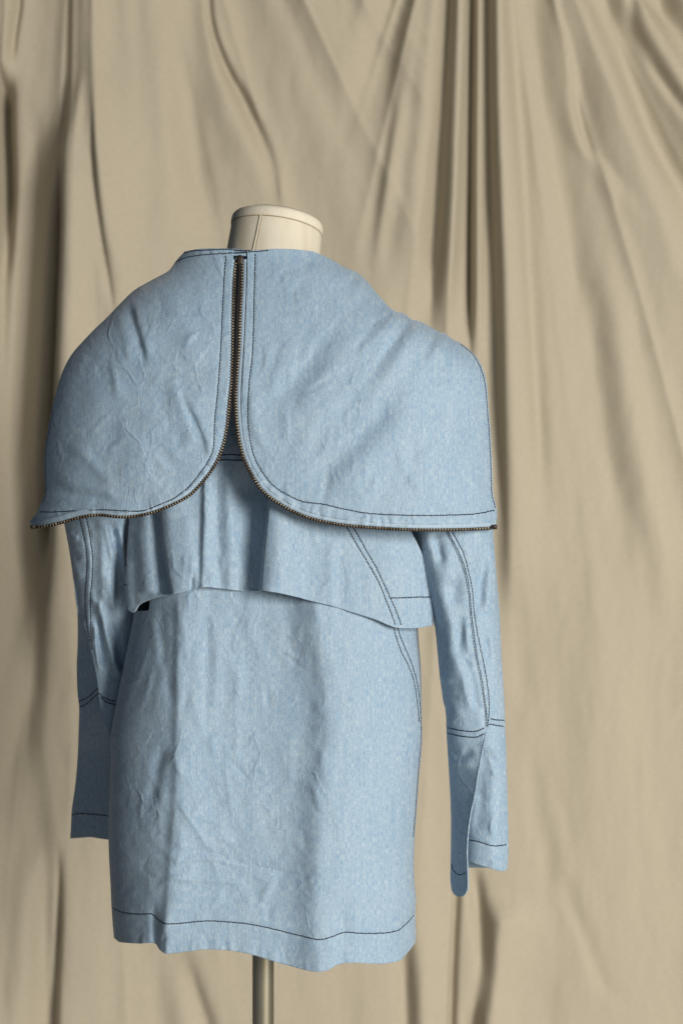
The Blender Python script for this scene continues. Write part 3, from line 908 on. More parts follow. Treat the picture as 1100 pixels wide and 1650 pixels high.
def teeth(name, c, off, depth, dy, parent, side, pitch=4.6, seed=0):
    """metal zip teeth along the tape edge"""
    q = offset_curve(c, side * off)
    s = np.r_[0, np.cumsum(np.linalg.norm(np.diff(q, axis=0), axis=1))]
    r = np.random.default_rng(seed)
    V, F = [], []
    box = np.array([(-1, -1, 0), (1, -.8, 0), (1, .8, 0), (-1, 1, 0), (-.9, -.75, 1), (.85, -.5, .8), (.85, .5, .8), (-.9, .75, 1)])
    fc = [(0, 3, 2, 1), (4, 5, 6, 7), (0, 1, 5, 4), (1, 2, 6, 5), (2, 3, 7, 6), (3, 0, 4, 7)]
    x = 6.0
    while x < s[-1] - 5:
        p = np.array([np.interp(x, s, q[:, k]) for k in (0, 1)])
        p2 = np.array([np.interp(x + .5, s, q[:, k]) for k in (0, 1)])
        p1 = np.array([np.interp(x, s, c[:, k]) for k in (0, 1)])
        t = (p2 - p) / (np.linalg.norm(p2 - p) + 1e-9)
        n = np.array([-t[1], t[0]]) * side
        Y = float(depth(p1[:1], p1[1:])[0]) + dy
        b0 = len(V)
        j = r.normal(0, .12)
        for bx, by, bz in box:
            e = p + n * (bx * 2.5 + j) + t * by * .98
            V.append(proj(e[0], e[1], Y + .0008 - bz * .0024))
        F += [tuple(b0 + k for k in f) for f in fc]
        x += pitch
    return mesh_obj(name, np.array(V), F, M_BRASS, parent, kind='stuff', smooth_shade=False)


# offset_curve: positive d = to the left of travel in image terms. zipL travels down then left: outwards (to the slot) is right-hand
ribbon('zipper_tape', zL, -9, 1.0, cape_y, .0016, M_TAPE, capeLp, -1)
ribbon('zipper_tape', zR, -12, 1.0, cape_y, .0016, M_TAPE, capeRp, 1)
ribbon('backing_slot_shade', zL, .6, 5.4 + 5.0 * (1 - sstep(610, 705, zL[:, 1])), cape_y, .0019, M_BACK, capeLp, -1)  # cord behind the teeth, widened at the top to paint the slot's shade
ribbon('backing_slot_shade', zR, .6, 5.8 + 3.5 * (1 - sstep(610, 705, zR[:, 1])), cape_y, .0024, M_BACK, capeRp, 1)  # same on the right: dark cord plus painted slot shade
teeth('zipper_teeth', zL, 2.9, cape_y, .0008, capeLp, -1, seed=1)
teeth('zipper_teeth', zR, 3.2, cape_y, .0008, capeRp, 1, seed=2)


def blob(name, c, rad, Y, mat, parent, rot=0., n=14):
    """a small rounded metal piece: stop or slider body"""
    V, Q = [], []
    ca, sa = math.cos(rot), math.sin(rot)
    for i in range(n + 1):
        ph = math.pi * i / n - math.pi / 2
        for j in range(n + 1):
            th = 2 * math.pi * j / n
            x, y, z = np.cos(ph) * np.cos(th), np.sin(ph), np.cos(ph) * np.sin(th)
            x, y, z = np.sign(x) * abs(x) ** .6, np.sign(y) * abs(y) ** .6, np.sign(z) * abs(z) ** .6
            uu, vv = rad[0] * x, rad[1] * y
            V.append(proj(c[0] + uu * ca - vv * sa, c[1] + uu * sa + vv * ca, Y + z * rad[2] / 1180))
    m = n + 1
    F = [(i * m + j, i * m + j + 1, (i + 1) * m + j + 1, (i + 1) * m + j) for i in range(n) for j in range(n)]
    return mesh_obj(name, np.array(V), F, mat, parent)


Yz = float(cape_y(np.array([385.]), np.array([420.]))[0])
blob('zipper_slider', (386.5, 419), (5.2, 8.2, 3.0), Yz + .001, M_DARKBRASS, jacket, .18)
blob('zipper_stop', (796, 848.5), (4.5, 3.4, 3), float(cape_y(np.array([790.]), np.array([846.]))[0]) - .001, M_DARKBRASS, capeRp, -.2)
blob('zipper_stop', (53, 849), (4.0, 3.0, 3), float(cape_y(np.array([60.]), np.array([844.]))[0]) - .001, M_DARKBRASS, capeLp, -.1)

# neck band behind the slot, closing the collar
def band_depth(u, v):
    return cape_base(u, v) + .0035


panel('neck_band', [(374, 400.5), (385, 401.5), (397, 402.5)], [(397, 402.5), (397, 412)], [(374, 411), (385, 412), (397, 412)], [(374, 400.5), (374, 411)], lambda u, v: cape_base(u, v) + .0012, M_CLOTH, jacket, step=2)

# ---------------- back body
bodyL = [(228, 640), (224, 800), (221, 900), (219, 960), (217, 984), (213, 1007), (205, 1047), (196, 1091), (189, 1127), (182, 1164), (178.5, 1193), (178.5, 1236), (176, 1291), (175, 1345), (176, 1382), (178, 1418), (180, 1462), (182, 1491), (184, 1511)]
bodyR = [(655, 640), (662, 800), (668, 900), (671, 960), (673, 1013), (674.5, 1036), (677.5, 1073), (678.5, 1109), (679, 1145), (680, 1182), (678, 1218), (674.5, 1254), (671, 1309), (668, 1345), (666.5, 1382), (667, 1418), (670, 1447), (668.5, 1476), (670, 1505), (669, 1519)]
bodyB = [(184, 1511), (193, 1518), (225, 1520.5), (249, 1520), (258, 1531), (269, 1537), (298, 1534), (334, 1530), (371, 1532), (404, 1538), (444, 1550), (480, 1560), (500, 1565), (516, 1566), (530, 1562.5), (547, 1553.5), (569, 1551.5), (613, 1553), (642, 1548.5), (655, 1537), (669, 1519)]
hemst = [(181, 1462.5), (200, 1470.5), (225, 1473), (245, 1473), (254.5, 1481), (269, 1488.5), (298, 1487), (334, 1484), (371, 1486), (407, 1490), (444, 1498), (489, 1509), (514, 1514), (533, 1510), (554, 1502.5), (580, 1504), (616, 1503.6), (638, 1500), (649, 1493), (660, 1482), (667, 1473)]
side1 = [(633, 1004), (638, 1027), (646, 1050), (657, 1072), (667, 1100), (672, 1135), (675, 1165)]
side2 = [(638, 1004), (645, 1027), (655, 1050), (667, 1083), (674, 1115), (677, 1150), (677.5, 1190), (675, 1225), (672, 1260), (668.5, 1310), (665, 1350)]
fbL, fbR = fn_of_v(bodyL), fn_of_v(bodyR)
body_strokes = [
    dict(p=[(295, 900), (290, 1000), (288, 1150), (284, 1290), (276, 1400), (270, 1480), (268, 1545)], a=11, wl=46, wr=58, f0=.0, f1=0),
    dict(p=[(290, 940), (288, 1060), (287, 1160), (284, 1290), (274, 1420), (268, 1500)], a=5.0, wl=8, wr=30, f0=.1, f1=0),
    dict(p=[(505, 900), (514, 1010), (532, 1150), (526, 1240), (518, 1350), (514, 1480), (515, 1570)], a=15, wl=30, wr=75, f0=.0, f1=0),
    dict(p=[(412, 900), (425, 1100), (430, 1300), (420, 1500)], a=-4, wl=70, wr=60, f=.1),
    dict(p=[(260, 960), (262, 1060), (275, 1120), (282, 1150)], a=-3.0, wl=10, wr=8),
    dict(p=[(242, 980), (254, 1050), (268, 1110)], a=2.0, wl=8, wr=10),
    dict(p=[(270, 1195), (256, 1230), (249, 1270), (240, 1300)], a=-3.4, wl=10, wr=9),
    dict(p=[(282, 1190), (268, 1250), (255, 1320)], a=2.0, wl=10, wr=12),
    dict(p=[(338, 980), (334, 1040), (332, 1120), (335, 1170)], a=-1.6, wl=6, wr=10, k='g'),
    dict(p=[(346, 985), (350, 1060), (346, 1150)], a=1.2, wl=8, wr=10),
    dict(p=[(382, 990), (386, 1080), (380, 1160), (386, 1230)], a=1.1, wl=6, wr=9),
    dict(p=[(440, 1040), (470, 1064), (500, 1086)], a=-1.1, wl=3, wr=4, k='e', f=.4),
    dict(p=[(443, 1036), (473, 1058), (505, 1080)], a=1.0, wl=4, wr=5, f=.4),
    dict(p=[(490, 1140), (510, 1152), (528, 1162)], a=-.8, wl=3, wr=4, k='e', f=.4),
    # pressed crumple lines low on the back
    dict(p=[(284, 1290), (300, 1314), (324, 1348), (340, 1376)], a=2.55, wl=3, wr=5, k='e', f=.2),
    dict(p=[(296, 1364), (288, 1380), (282, 1396)], a=2.21, wl=3, wr=4, k='e'),
    dict(p=[(230, 1410), (258, 1412), (300, 1418), (352, 1420), (400, 1424)], a=2.72, wl=4, wr=6, k='e', f=.2),
    dict(p=[(260, 1378), (330, 1372), (370, 1386), (440, 1402), (500, 1414)], a=-2.72, wl=4, wr=6, k='e', f=.2),
    dict(p=[(270, 1390), (340, 1384), (400, 1398)], a=2.04, wl=4, wr=6, k='g', f=.2),
    dict(p=[(338, 1340), (348, 1400), (354, 1412)], a=1.53, wl=3, wr=4, k='e'),
    dict(p=[(362, 1430), (348, 1452), (338, 1472)], a=1.70, wl=3, wr=4, k='e'),
    dict(p=[(366, 1222), (385, 1240), (404, 1262)], a=-1.70, wl=3, wr=4, k='e'),
    dict(p=[(360, 1226), (372, 1300), (376, 1330)], a=1.36, wl=4, wr=5, k='g'),
    dict(p=[(448, 1408), (430, 1430), (418, 1462)], a=1.53, wl=3, wr=4, k='e'),
    dict(p=[(240, 1380), (232, 1400), (250, 1416)], a=-1.2, wl=5, wr=5, k='g'),
    dict(p=[(246, 1440), (248, 1490), (250, 1524)], a=-4.5, wl=5, wr=7, f0=.6, f1=0),
    dict(p=[(262, 1440), (264, 1490), (266, 1540)], a=4.5, wl=9, wr=14, f0=.6, f1=0),
    dict(p=[(548, 1430), (552, 1490), (548, 1556)], a=-4.0, wl=12, wr=14, f0=.6, f1=0),
    dict(p=[(650, 1430), (652, 1490), (656, 1540)], a=-2.0, wl=8, wr=8, f0=.6, f1=0),
    dict(p=[(600, 1010), (606, 1100), (600, 1200)], a=1.0, wl=16, wr=18),
    dict(p=[(340, 960), (330, 1000), (326, 1040)], a=-1.5, wl=10, wr=10, f0=0),
    dict(p=[(404, 950), (402, 1000), (406, 1060)], a=1.5, wl=9, wr=12, f0=0),
    dict(p=[(455, 960), (470, 1020), (490, 1090)], a=-1.8, wl=12, wr=14, f0=0),
]
for k in range(16):     # slanting drags on the left side
    x0, y0 = 205 + k * 4.6 + r_.normal(0, 2), 1065 + r_.uniform(-40, 90)
    body_strokes.append(dict(p=[(x0 + 22, y0 - 50), (x0 + 8, y0), (x0 - 14, y0 + 60)], a=r_.uniform(-.7, .8), wl=4, wr=6, f=.45))
body_strokes += random_creases(60, (260, 1180, 520, 1480), 51, (.2, .75), (25, 90), (.2, 2.9), (3, 6))
body_strokes += random_creases(40, (290, 960, 520, 1250), 52, (.2, .6), (40, 130), (1.2, 1.9), (4, 8), 'g')
body_strokes += random_creases(34, (520, 1000, 670, 1500), 53, (.15, .45), (40, 130), (1.1, 2.0), (5, 10), 'g')
body_strokes += random_creases(26, (180, 1250, 280, 1500), 54, (.2, .6), (25, 80), (.8, 2.4), (3, 7))
body_strokes.append(dict(p=hemst, a=-.6, wl=3, wr=3, f=.01))
hb = smooth(bodyB, 500)
for i in range(70):
    k = r_.uniform(.04, .96)
    b = hb[int(k * 499)]
    L = r_.uniform(14, 44)
    body_strokes.append(dict(p=[(b[0] + r_.normal(0, 4), b[1] - L), (b[0] + r_.normal(0, 2), b[1] + 3)], a=r_.uniform(-1.3, 1.3), wl=r_.uniform(2.2, 5), wr=r_.uniform(2.2, 5), f0=.7, f1=0))


def body_base(u, v):
    l, r = fbL(v), fbR(v)
    s = np.clip((u - l) / np.maximum(r - l, 1) * 2 - 1, -1, 1)
    Bv = sinterp(v, [640, 900, 1010, 1200, 1400, 1560], [.085, .098, .106, .112, .120, .124])
    return .012 - Bv * cross(s, 3.8, .50) - .010 * (u - 430) / 250


def body_depth(u, v):
    return body_base(u, v) - .0016 * fbm(u / 110, v / 160, 61, 3) - .0004 * fbm(u / 24, v / 30, 67, 3) - stroke_field(u, v, body_strokes)


body_y = cached(body_depth, 165, 930, 690, 1575)
bodyEdge = [(242, 640), (242, 900), (241.5, 960), (240.5, 981), (238, 984), (218, 984.5), (216.5, 987)] + bodyL[5:]
body = panel('back_body', [(242, 640), (440, 640), (655, 640)], bodyR, bodyB, bodyEdge, body_depth, M_CLOTH, jacket, step=2.2, warp='lr')
shell('front_body', fbL, fbR, 642, 1512, lambda s, v: .012 + .115 * cross(s, 2.3, .6) - .010 * s, M_CLOTH, jacket)
stitching('stitching', hemst, body_y, body, seed=11)
stitching('stitching', side1, body_y, body, seed=12, lift=.0011)
stitching('stitching', side2, body_y, body, seed=13, lift=.0011)

# ---------------- loose back flap under the cape
flapL = [(214, 700), (210, 800), (208, 838), (205, 880), (203, 915), (201, 942), (203, 968), (206, 983)]
flapR = [(628, 700), (646, 800), (657, 845), (664, 860), (671, 873), (682, 898), (693, 938), (696, 964), (698, 1007)]
flapB = [(206, 983), (213, 987), (218, 984.5), (225, 974), (243, 966), (262, 960.5), (277, 957.5), (292, 955), (302, 952), (313, 948.5), (320, 947), (334, 946), (371, 950), (405, 951.5), (417.5, 952), (419, 951), (444, 954.5), (480, 962.5), (496, 967), (536, 977), (570, 987.5), (605, 998.5), (625, 1007), (638, 1011.5), (649, 1012.5), (678, 1011.5), (698, 1007)]
flap_strokes = [
    dict(p=[(442, 700), (438, 770), (433, 805), (426, 870), (418.5, 952), (417, 985)], a=28, wl=1.1, wr=72, k='s', f=0),
    dict(p=[(404, 740), (404, 830), (402, 900), (400, 960)], a=-20, wl=24, wr=24, f=.05),
    dict(p=[(372, 740), (370, 830), (372, 900), (374, 960)], a=2.5, wl=12, wr=10, f=.05),
    dict(p=[(352, 740), (350, 830), (352, 900), (356, 960)], a=-4, wl=10, wr=12, f=.05),
    dict(p=[(332, 740), (330, 840), (328, 900), (326, 960)], a=7, wl=5, wr=16, f=.05),
    dict(p=[(246, 740), (258, 830), (263, 880), (270.5, 930), (276.5, 957), (280, 985)], a=18, wl=1.1, wr=48, k='s', f=0),
    dict(p=[(248, 780), (256, 860), (264, 960)], a=-9.0, wl=12, wr=12, f=.05),
    dict(p=[(226, 780), (234, 860), (242, 960)], a=4.5, wl=14, wr=12, f=.05),
    
    dict(p=[(313, 905), (311, 925), (309, 952)], a=-2.2, wl=3, wr=4, f0=.6, f1=0),
    dict(p=[(300, 830), (306, 890), (316, 946)], a=2.4, wl=14, wr=10, f=.1),
    dict(p=[(376, 860), (386, 900), (392, 945)], a=2.4, wl=7, wr=5, f=.2),
    dict(p=[(222, 850), (228, 900), (236, 960)], a=2.2, wl=9, wr=9, f=.1),
    dict(p=[(205, 900), (206, 950), (210, 985)], a=3, wl=8, wr=8, f=.1),
    dict(p=[(540, 850), (534, 910), (536, 977)], a=2.6, wl=12, wr=10, f0=.3, f1=0),
    dict(p=[(552, 870), (546, 920), (545, 980)], a=-2.2, wl=7, wr=10, f0=.3, f1=0),
    dict(p=[(480, 830), (496, 900), (492, 965)], a=-2.2, wl=16, wr=18, f0=.3, f1=0),
    dict(p=[(600, 870), (640, 930), (668, 1000)], a=2.0, wl=22, wr=22, f=.2),
    dict(p=[(460, 850), (448, 900), (440, 950)], a=1.6, wl=12, wr=14, f=.2),
]
flap_strokes += random_creases(30, (425, 840, 690, 1000), 71, (.2, .6), (25, 80), (1.0, 2.3), (4, 8), 'g')
flap_strokes += random_creases(30, (208, 800, 420, 960), 72, (.2, .7), (25, 80), (1.2, 1.95), (3, 7), 'ge')
fst1 = [(556, 846), (572, 873), (587, 898), (601, 922), (613, 945), (627, 981), (638, 1009)]
fst2 = [(567, 846), (586, 880), (605, 913), (616, 936), (625.5, 957), (638, 985), (647, 1010)]
fst3 = [(627, 964), (650, 963), (680, 962), (695, 962.5)]
fst4 = [(208, 836), (205.5, 865), (204, 895), (203, 915)]
for st in (fst1, fst2, fst3):
    flap_strokes.append(dict(p=st, a=-.6, wl=3, wr=3, f=.01))
ffL, ffR = fn_of_v(flapL), fn_of_v(flapR)


def flap_base(u, v):
    s = np.clip((u - 450) / 262, -1, 1)
    Bv = sinterp(v, [700, 740, 850, 950, 1012], [.098, .103, .106, .106, .107])
    return -.002 - Bv * cross(s, 2.4, .62) - .014 * (u - 430) / 250 - .004 * sstep(560, 700, u)


def flap_depth(u, v):
    return flap_base(u, v) - .0012 * fbm(u / 80, v / 110, 81, 3) - .0004 * fbm(u / 24, v / 30, 87, 3) - sstep(735, 800, v) * stroke_field(u, v, flap_strokes)


flap_y = cached(flap_depth, 195, 700, 705, 1020)
flap = panel('back_flap', [(214, 700), (420, 700), (628, 700)], flapR, flapB, flapL, flap_depth, M_CLOTH, jacket, step=1.4)
for k, st in enumerate((fst1, fst2, fst3, fst4)):
    stitching('stitching', st, flap_y, flap, seed=20 + k)
stitching('stitching', [(200, 942), (207, 943)], flap_y, flap, seed=25)
stitching('stitching', [(340, 733.5), (360, 733), (376, 733), (400, 734)], flap_y, flap, seed=26)
stitching('stitching', [(336, 742), (360, 741), (380, 741.5), (404, 742.5)], flap_y, flap, seed=27)
# underarm return of the flap on the right, and the yoke above the seam
yoke = panel('upper_yoke', [(300, 410), (386, 406), (480, 410)], [(480, 410), (560, 560), (628, 702)], [(214, 702), (420, 702), (628, 702)], [(300, 410), (250, 560), (214, 702)],
             lambda u, v: np.maximum(flap_base(u, np.full_like(v, 700.)), cape_base(u, v) + np.interp(v, [405, 470, 600, 720], [.006, .034, .050, .042])), M_CLOTH, jacket, step=4)

# ---------------- sleeves
def sleeve_part(name):
    o = bpy.data.objects.new(name, None)
    COL.objects.link(o)
    o.parent = jacket
    return o


# right sleeve: a near piece (left of the seam) and an outer piece (right of it)
rsL = [(650, 770), (654, 820), (659, 858), (669, 909), (684, 956), (699, 1004), (704, 1047), (707.5, 1085), (711, 1112), (714, 1132), (718, 1146), (718.5, 1171), (720, 1200), (723.5, 1254), (726, 1309), (726, 1353), (725.5, 1389), (725, 1418), (727, 1434)]
rsSeam = [(706, 770), (712, 820), (722, 858), (740, 891), (753, 933), (758, 986), (766, 1035), (777, 1088), (784, 1132), (785, 1165), (784, 1180), (778, 1207), (771, 1243), (765, 1280), (758, 1309), (753, 1345), (751.5, 1374), (752.5, 1404), (753, 1432)]
rsR = [(786, 770), (791, 820), (794, 855), (798, 909), (804, 982), (807.5, 1055), (812, 1127), (813.5, 1164), (816, 1236), (818, 1309), (819, 1360), (817.5, 1400)]
rsB1 = [(727, 1434), (731, 1441), (738, 1444.5), (747, 1443), (753, 1432)]
rsB2 = [(745, 1386), (754, 1389), (780, 1396.5), (802, 1403), (812, 1403.5), (817.5, 1400)]
frL, frS, frR = fn_of_v(rsL), fn_of_v(rsSeam), fn_of_v(rsR)
rA = [(712, 845), (722, 864), (736, 891), (745, 913), (751, 935), (755, 962), (757, 989), (764, 1047), (774, 1098), (781, 1145), (782, 1176)]
rA2 = [(715, 845), (725, 864), (739, 891), (748, 913), (753.5, 935), (757.5, 962), (759.5, 989), (766.5, 1047), (776.5, 1098), (783, 1145), (784, 1172)]
rB = [(722, 845), (732, 864), (746, 891), (752, 912), (757, 932), (761, 957), (763, 985), (769.5, 1025), (780, 1076), (786.5, 1118), (787, 1150), (783, 1180)]
rE1 = [(720, 1172), (744, 1177.5), (766, 1178.5), (780, 1173)]
rE2 = [(720, 1181), (744, 1186.5), (766, 1188), (780, 1182)]
rE3 = [(789, 1158), (800, 1160), (812.5, 1161)]
rE4 = [(780, 1173), (788, 1167), (800, 1169), (813, 1171)]
rC1 = [(727, 1392), (731, 1403), (740, 1409.5), (751, 1406)]
rC2 = [(755, 1353), (773, 1357), (794, 1363), (817, 1361)]
rs_strokes = [
    dict(p=[(680, 830), (693, 885), (707, 925), (722, 1004), (733, 1062), (747, 1120), (760, 1160)], a=9.10, wl=20, wr=12, f0=.05, f1=.3),
    dict(p=[(697, 858), (706, 885), (712, 910)], a=-5.60, wl=7, wr=7, f=.2),
    dict(p=[(716, 870), (720, 900), (722, 950)], a=5.60, wl=9, wr=12, f=.3),
    dict(p=[(742, 925), (728, 960), (724, 990)], a=-6.30, wl=12, wr=14, f=.4),
    dict(p=[(785, 868), (778, 900), (772, 950), (772, 1000)], a=-9.10, wl=11, wr=10, f=.35),
    dict(p=[(796, 860), (795, 900), (788, 960), (784, 1010)], a=5.60, wl=10, wr=11, f=.3),
    dict(p=[(750, 985), (752, 1030), (756, 1060)], a=4.90, wl=5, wr=6, f=.35),
    dict(p=[(744, 1000), (738, 1045), (742, 1070)], a=-3.92, wl=8, wr=7, f=.35),
    dict(p=[(738, 1060), (752, 1070), (762, 1073)], a=-2.80, wl=4, wr=5, f=.35),
    dict(p=[(744, 1072), (750, 1110), (757, 1150)], a=3.64, wl=6, wr=7, f=.35),
    dict(p=[(758, 1085), (764, 1120), (772, 1155)], a=-3.08, wl=5, wr=6, f=.35),
    dict(p=[(778, 1010), (784, 1050), (790, 1080)], a=-3.64, wl=6, wr=7, f=.35),
    dict(p=[(788, 1005), (795, 1060), (797, 1120)], a=3.36, wl=7, wr=8, f=.35),
    dict(p=[(768, 1040), (780, 1036), (796, 1040)], a=-2.24, wl=5, wr=5, f=.35),
    dict(p=[(720, 1205), (740, 1218), (765, 1208)], a=-5.04, wl=7, wr=7, f=.3),
    dict(p=[(720, 1222), (742, 1232), (766, 1224)], a=3.64, wl=8, wr=8, f=.3),
    dict(p=[(790, 1215), (800, 1232), (815, 1242)], a=-2.24, wl=4, wr=5, f=.3),
    dict(p=[(788, 1240), (800, 1250), (816, 1256)], a=1.96, wl=5, wr=5, f=.3),
    dict(p=[(783, 1200), (776, 1280), (766, 1350)], a=-4.90, wl=9, wr=14, f=.2),
    dict(p=[(800, 1290), (795, 1350), (800, 1402)], a=2.80, wl=9, wr=10, f0=.3, f1=0),
    dict(p=[(706, 1085), (716, 1096), (730, 1100)], a=2.52, wl=5, wr=6, f=.3),
    dict(p=[(712, 1118), (724, 1124), (742, 1126)], a=-2.52, wl=5, wr=5, f=.3),
    dict(p=[(716, 1140), (730, 1146), (750, 1150)], a=2.24, wl=5, wr=6, f=.3),
]
rs_strokes += random_creases(40, (690, 860, 815, 1170), 91, (.25, .8), (15, 60), (1.0, 2.2), (3, 6))
rs_strokes += random_creases(26, (722, 1190, 816, 1400), 92, (.2, .6), (15, 60), (.6, 2.4), (3, 6))
for st in (rA, rB, rE1, rE2, rE4, rC2):
    rs_strokes.append(dict(p=st, a=-.7, wl=2.6, wr=2.6, f=.01))
rs_strokes.append(dict(p=[(a[0] + b[0]) / 2 * np.array([1, 0]) + (a[1] + b[1]) / 2 * np.array([0, 1]) for a, b in zip(rA, rB)], a=1.0, wl=3.5, wr=3.5, f=.02))
RSY = -.030


def rs_base(u, v):
    l, r = frL(v), frR(np.minimum(v, 1400))
    s = np.clip((u - l) / np.maximum(r - l, 1) * 2 - 1, -1, 1)
    return RSY - sinterp(v, [770, 1000, 1200, 1440], [.050, .047, .038, .030]) * cross(s, 2.2, .58)


def rs_near(u, v):       # piece left of the seam; below the elbow its edge stands proud of the outer piece
    lift = sstep(1150, 1260, v) * .030 * np.exp(-np.maximum(frS(v) - u, 0) / 26)
    return rs_base(u, v) - lift - .0010 * fbm(u / 45, v / 60, 93, 3) - stroke_field(u, v, rs_strokes)


def rs_outer(u, v):
    drop = sstep(1150, 1260, v) * .016 * np.exp(-np.maximum(u - frS(v), 0) / 20)
    return rs_base(u, v) + drop - .0010 * fbm(u / 45, v / 60, 93, 3) - stroke_field(u, v, rs_strokes)


rs_ny, rs_oy = cached(rs_near, 665, 760, 830, 1450), cached(rs_outer, 665, 760, 830, 1450)
rs = panel('sleeve', [(650, 770), (706, 770)], rsSeam, rsB1, rsL, rs_near, M_CLOTH, jacket, step=1.7, warp='l')
rs_seam2 = [p for p in rsSeam if p[1] < 1180] + [(781, 1190), (770, 1230), (762, 1280), (752, 1330), (746, 1386)]
panel('sleeve_panel', [(706, 770), (786, 770)], rsR, rsB2, rs_seam2, rs_outer, M_CLOTH, rs, step=1.7, warp='r')
shell('sleeve_panel', frL, frR, 772, 1398, lambda s, v: RSY + sinterp(v, [770, 1000, 1200, 1440], [.05, .05, .04, .032]) * cross(s, 2.2, .6), M_CLOTH, rs, 24, 40)
for k, st in enumerate((rA, rA2, rE1, rE2, rC1)):
    stitching('stitching', st, rs_ny, rs, seed=30 + k, width=.9 if k < 2 else 2.2)
for k, st in enumerate((rB, rE3, rE4, rC2)):
    stitching('stitching', st, rs_oy, rs, seed=40 + k)
stitching('stitching', [(x - 1.5, y) for x, y in rsSeam[10:]], rs_ny, rs, seed=46, width=.9, length=2.4, gap=1.6, lift=.0012)

# left sleeve
lsL = [(90, 770), (96, 810), (104, 845), (113, 894), (120, 945), (125, 985), (125.5, 1036), (124, 1076), (125.5, 1120), (128, 1136), (127.5, 1164), (125.5, 1218), (122, 1262), (116, 1305), (115, 1327), (113.5, 1351)]
lsSeam = [(116, 930), (125.5, 985), (139, 1016), (148, 1050), (156, 1090), (159, 1112), (161, 1132), (166, 1156), (178, 1187), (190, 1215), (196, 1260), (198, 1310), (198, 1354)]
lsR = [(222, 770), (226, 810), (228, 845), (232, 894), (234, 945), (234, 985), (230, 1050), (222, 1120), (210, 1200), (202, 1300), (200, 1354)]
flL, flR, flS = fn_of_v(lsL), fn_of_v(lsR), fn_of_v(lsSeam)
LSY = lambda v: sinterp(v, [760, 860, 1050], [.0, .040, .105])
lA = [(129, 836), (136, 865), (140.5, 895), (140.5, 925), (138, 953), (138, 978), (141, 1005), (146, 1034)]
lB = [(140, 834), (145, 862), (149.5, 895), (149.5, 925), (147, 953), (146.5, 985), (147, 1015), (149, 1050)]
lE1 = [(127, 1130), (135, 1127.5), (145, 1121), (158, 1109)]
lE2 = [(128.5, 1139.5), (137, 1136), (147, 1128.5), (159, 1117)]
lE3 = [(160, 1117), (168, 1124), (178, 1128), (189, 1130.5)]
lE4 = [(163, 1124), (170, 1130), (180, 1134), (189, 1136)]
lC = [(116, 1313.5), (127, 1311), (138, 1311), (156, 1312.5), (178, 1315)]
ls_strokes = [
    dict(p=[(160, 830), (166, 870), (166, 930), (172, 980)], a=6.30, wl=8, wr=10, f=.15),
    dict(p=[(176, 836), (186, 870), (192, 930), (195, 990)], a=-11.20, wl=7, wr=7, f=.15),
    dict(p=[(170, 840), (178, 880), (184, 910)], a=7.00, wl=5, wr=4, f=.2),
    dict(p=[(188, 846), (198, 880), (202, 930)], a=7.00, wl=6, wr=6, f=.2),
    dict(p=[(158, 960), (168, 1010), (182, 1060), (194, 1095)], a=8.40, wl=7, wr=6, f=.15),
    dict(p=[(158, 985), (160, 1030), (168, 1080)], a=-7.00, wl=6, wr=7, f=.2),
    dict(p=[(178, 1000), (190, 1040), (198, 1080)], a=-7.00, wl=6, wr=6, f=.2),
    dict(p=[(153, 1000), (156, 1050), (162, 1085)], a=5.60, wl=4, wr=5, f=.2),
    dict(p=[(110, 870), (118, 890), (128, 905)], a=-4.20, wl=6, wr=8, f=.2),
    dict(p=[(112, 900), (122, 920), (132, 935)], a=3.50, wl=6, wr=7, f=.2),
    dict(p=[(108, 855), (118, 865), (128, 868)], a=3.50, wl=5, wr=5, f=.2),
    dict(p=[(172, 920), (180, 960), (186, 990)], a=4.20, wl=6, wr=7, f=.2),
]
ls_strokes += random_creases(44, (105, 840, 205, 1110), 95, (.3, 1.1), (15, 50), (1.0, 2.2), (3, 6))
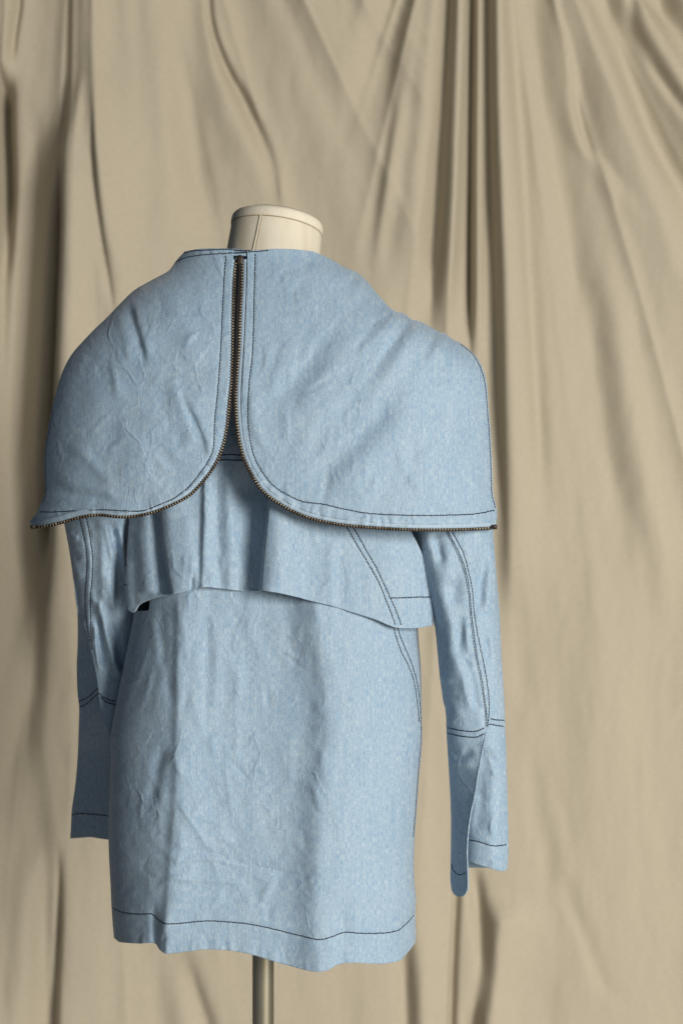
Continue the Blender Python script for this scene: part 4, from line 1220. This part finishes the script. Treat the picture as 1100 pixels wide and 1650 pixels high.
for st in (lA, lB, lE1, lE2, lC):
    ls_strokes.append(dict(p=st, a=-.7, wl=2.6, wr=2.6, f=.01))
lmid = [((a[0] + b[0]) / 2, (a[1] + b[1]) / 2) for a, b in zip(lA, lB)]
ls_strokes.append(dict(p=lmid, a=1.4, wl=3.4, wr=3.4, f=.02))


def ls_base(u, v):
    l, r = flL(v), flR(v)
    s = np.clip((u - l) / np.maximum(r - l, 1) * 2 - 1, -1, 1)
    return LSY(v) - .046 * cross(s, 2.2, .58)


def ls_outer(u, v):     # the plain piece turned away to the left, below and behind the seam
    d = np.maximum(flS(v) - u, 0)
    return LSY(v) - .044 + 1.45 * d / 1180 + .022 - .0006 * fbm(u / 40, v / 70, 97, 3) + .0 * v


def ls_near(u, v):
    return ls_base(u, v) - .012 - .0010 * fbm(u / 40, v / 55, 96, 3) - stroke_field(u, v, ls_strokes)


ls_ny, ls_oy = cached(ls_near, 85, 760, 220, 1200), cached(ls_outer, 85, 900, 220, 1365)
ls = panel('sleeve', [(90, 770), (222, 770)], lsR[:9], [(178, 1187), (190, 1195), (210, 1200)], [p for p in lsL if p[1] < 980] + lsSeam[1:9], ls_near, M_CLOTH, jacket, step=1.7, warp='l')
panel('sleeve_panel', [(118, 930), (126, 950)], [(126, 950), (139, 1000), (150, 1044), (158, 1084), (162, 1108), (166, 1132), (172, 1156), (184, 1187), (194, 1215), (198, 1260), (200, 1310), (200, 1354)],
      [(113.5, 1351), (130, 1350), (146, 1349), (160, 1351), (176, 1353), (200, 1354)], [(118, 930)] + [p for p in lsL if p[1] > 940], ls_outer, M_CLOTH, ls, step=2)
shell('sleeve_panel', flL, flR, 772, 1348, lambda s, v: LSY(v) + sstep(800, 960, v) * (.022 + .030 * (1 - s)) + (.012 + .023 * sstep(800, 960, v)) * cross(s, 2.2, .6), M_CLOTH, ls, 24, 40)
for k, st in enumerate((lA, lB, lE3, lE4)):
    stitching('stitching', st, ls_ny, ls, seed=50 + k)
for k, st in enumerate((lE1, lE2, lC)):
    stitching('stitching', st, ls_oy, ls, seed=60 + k)
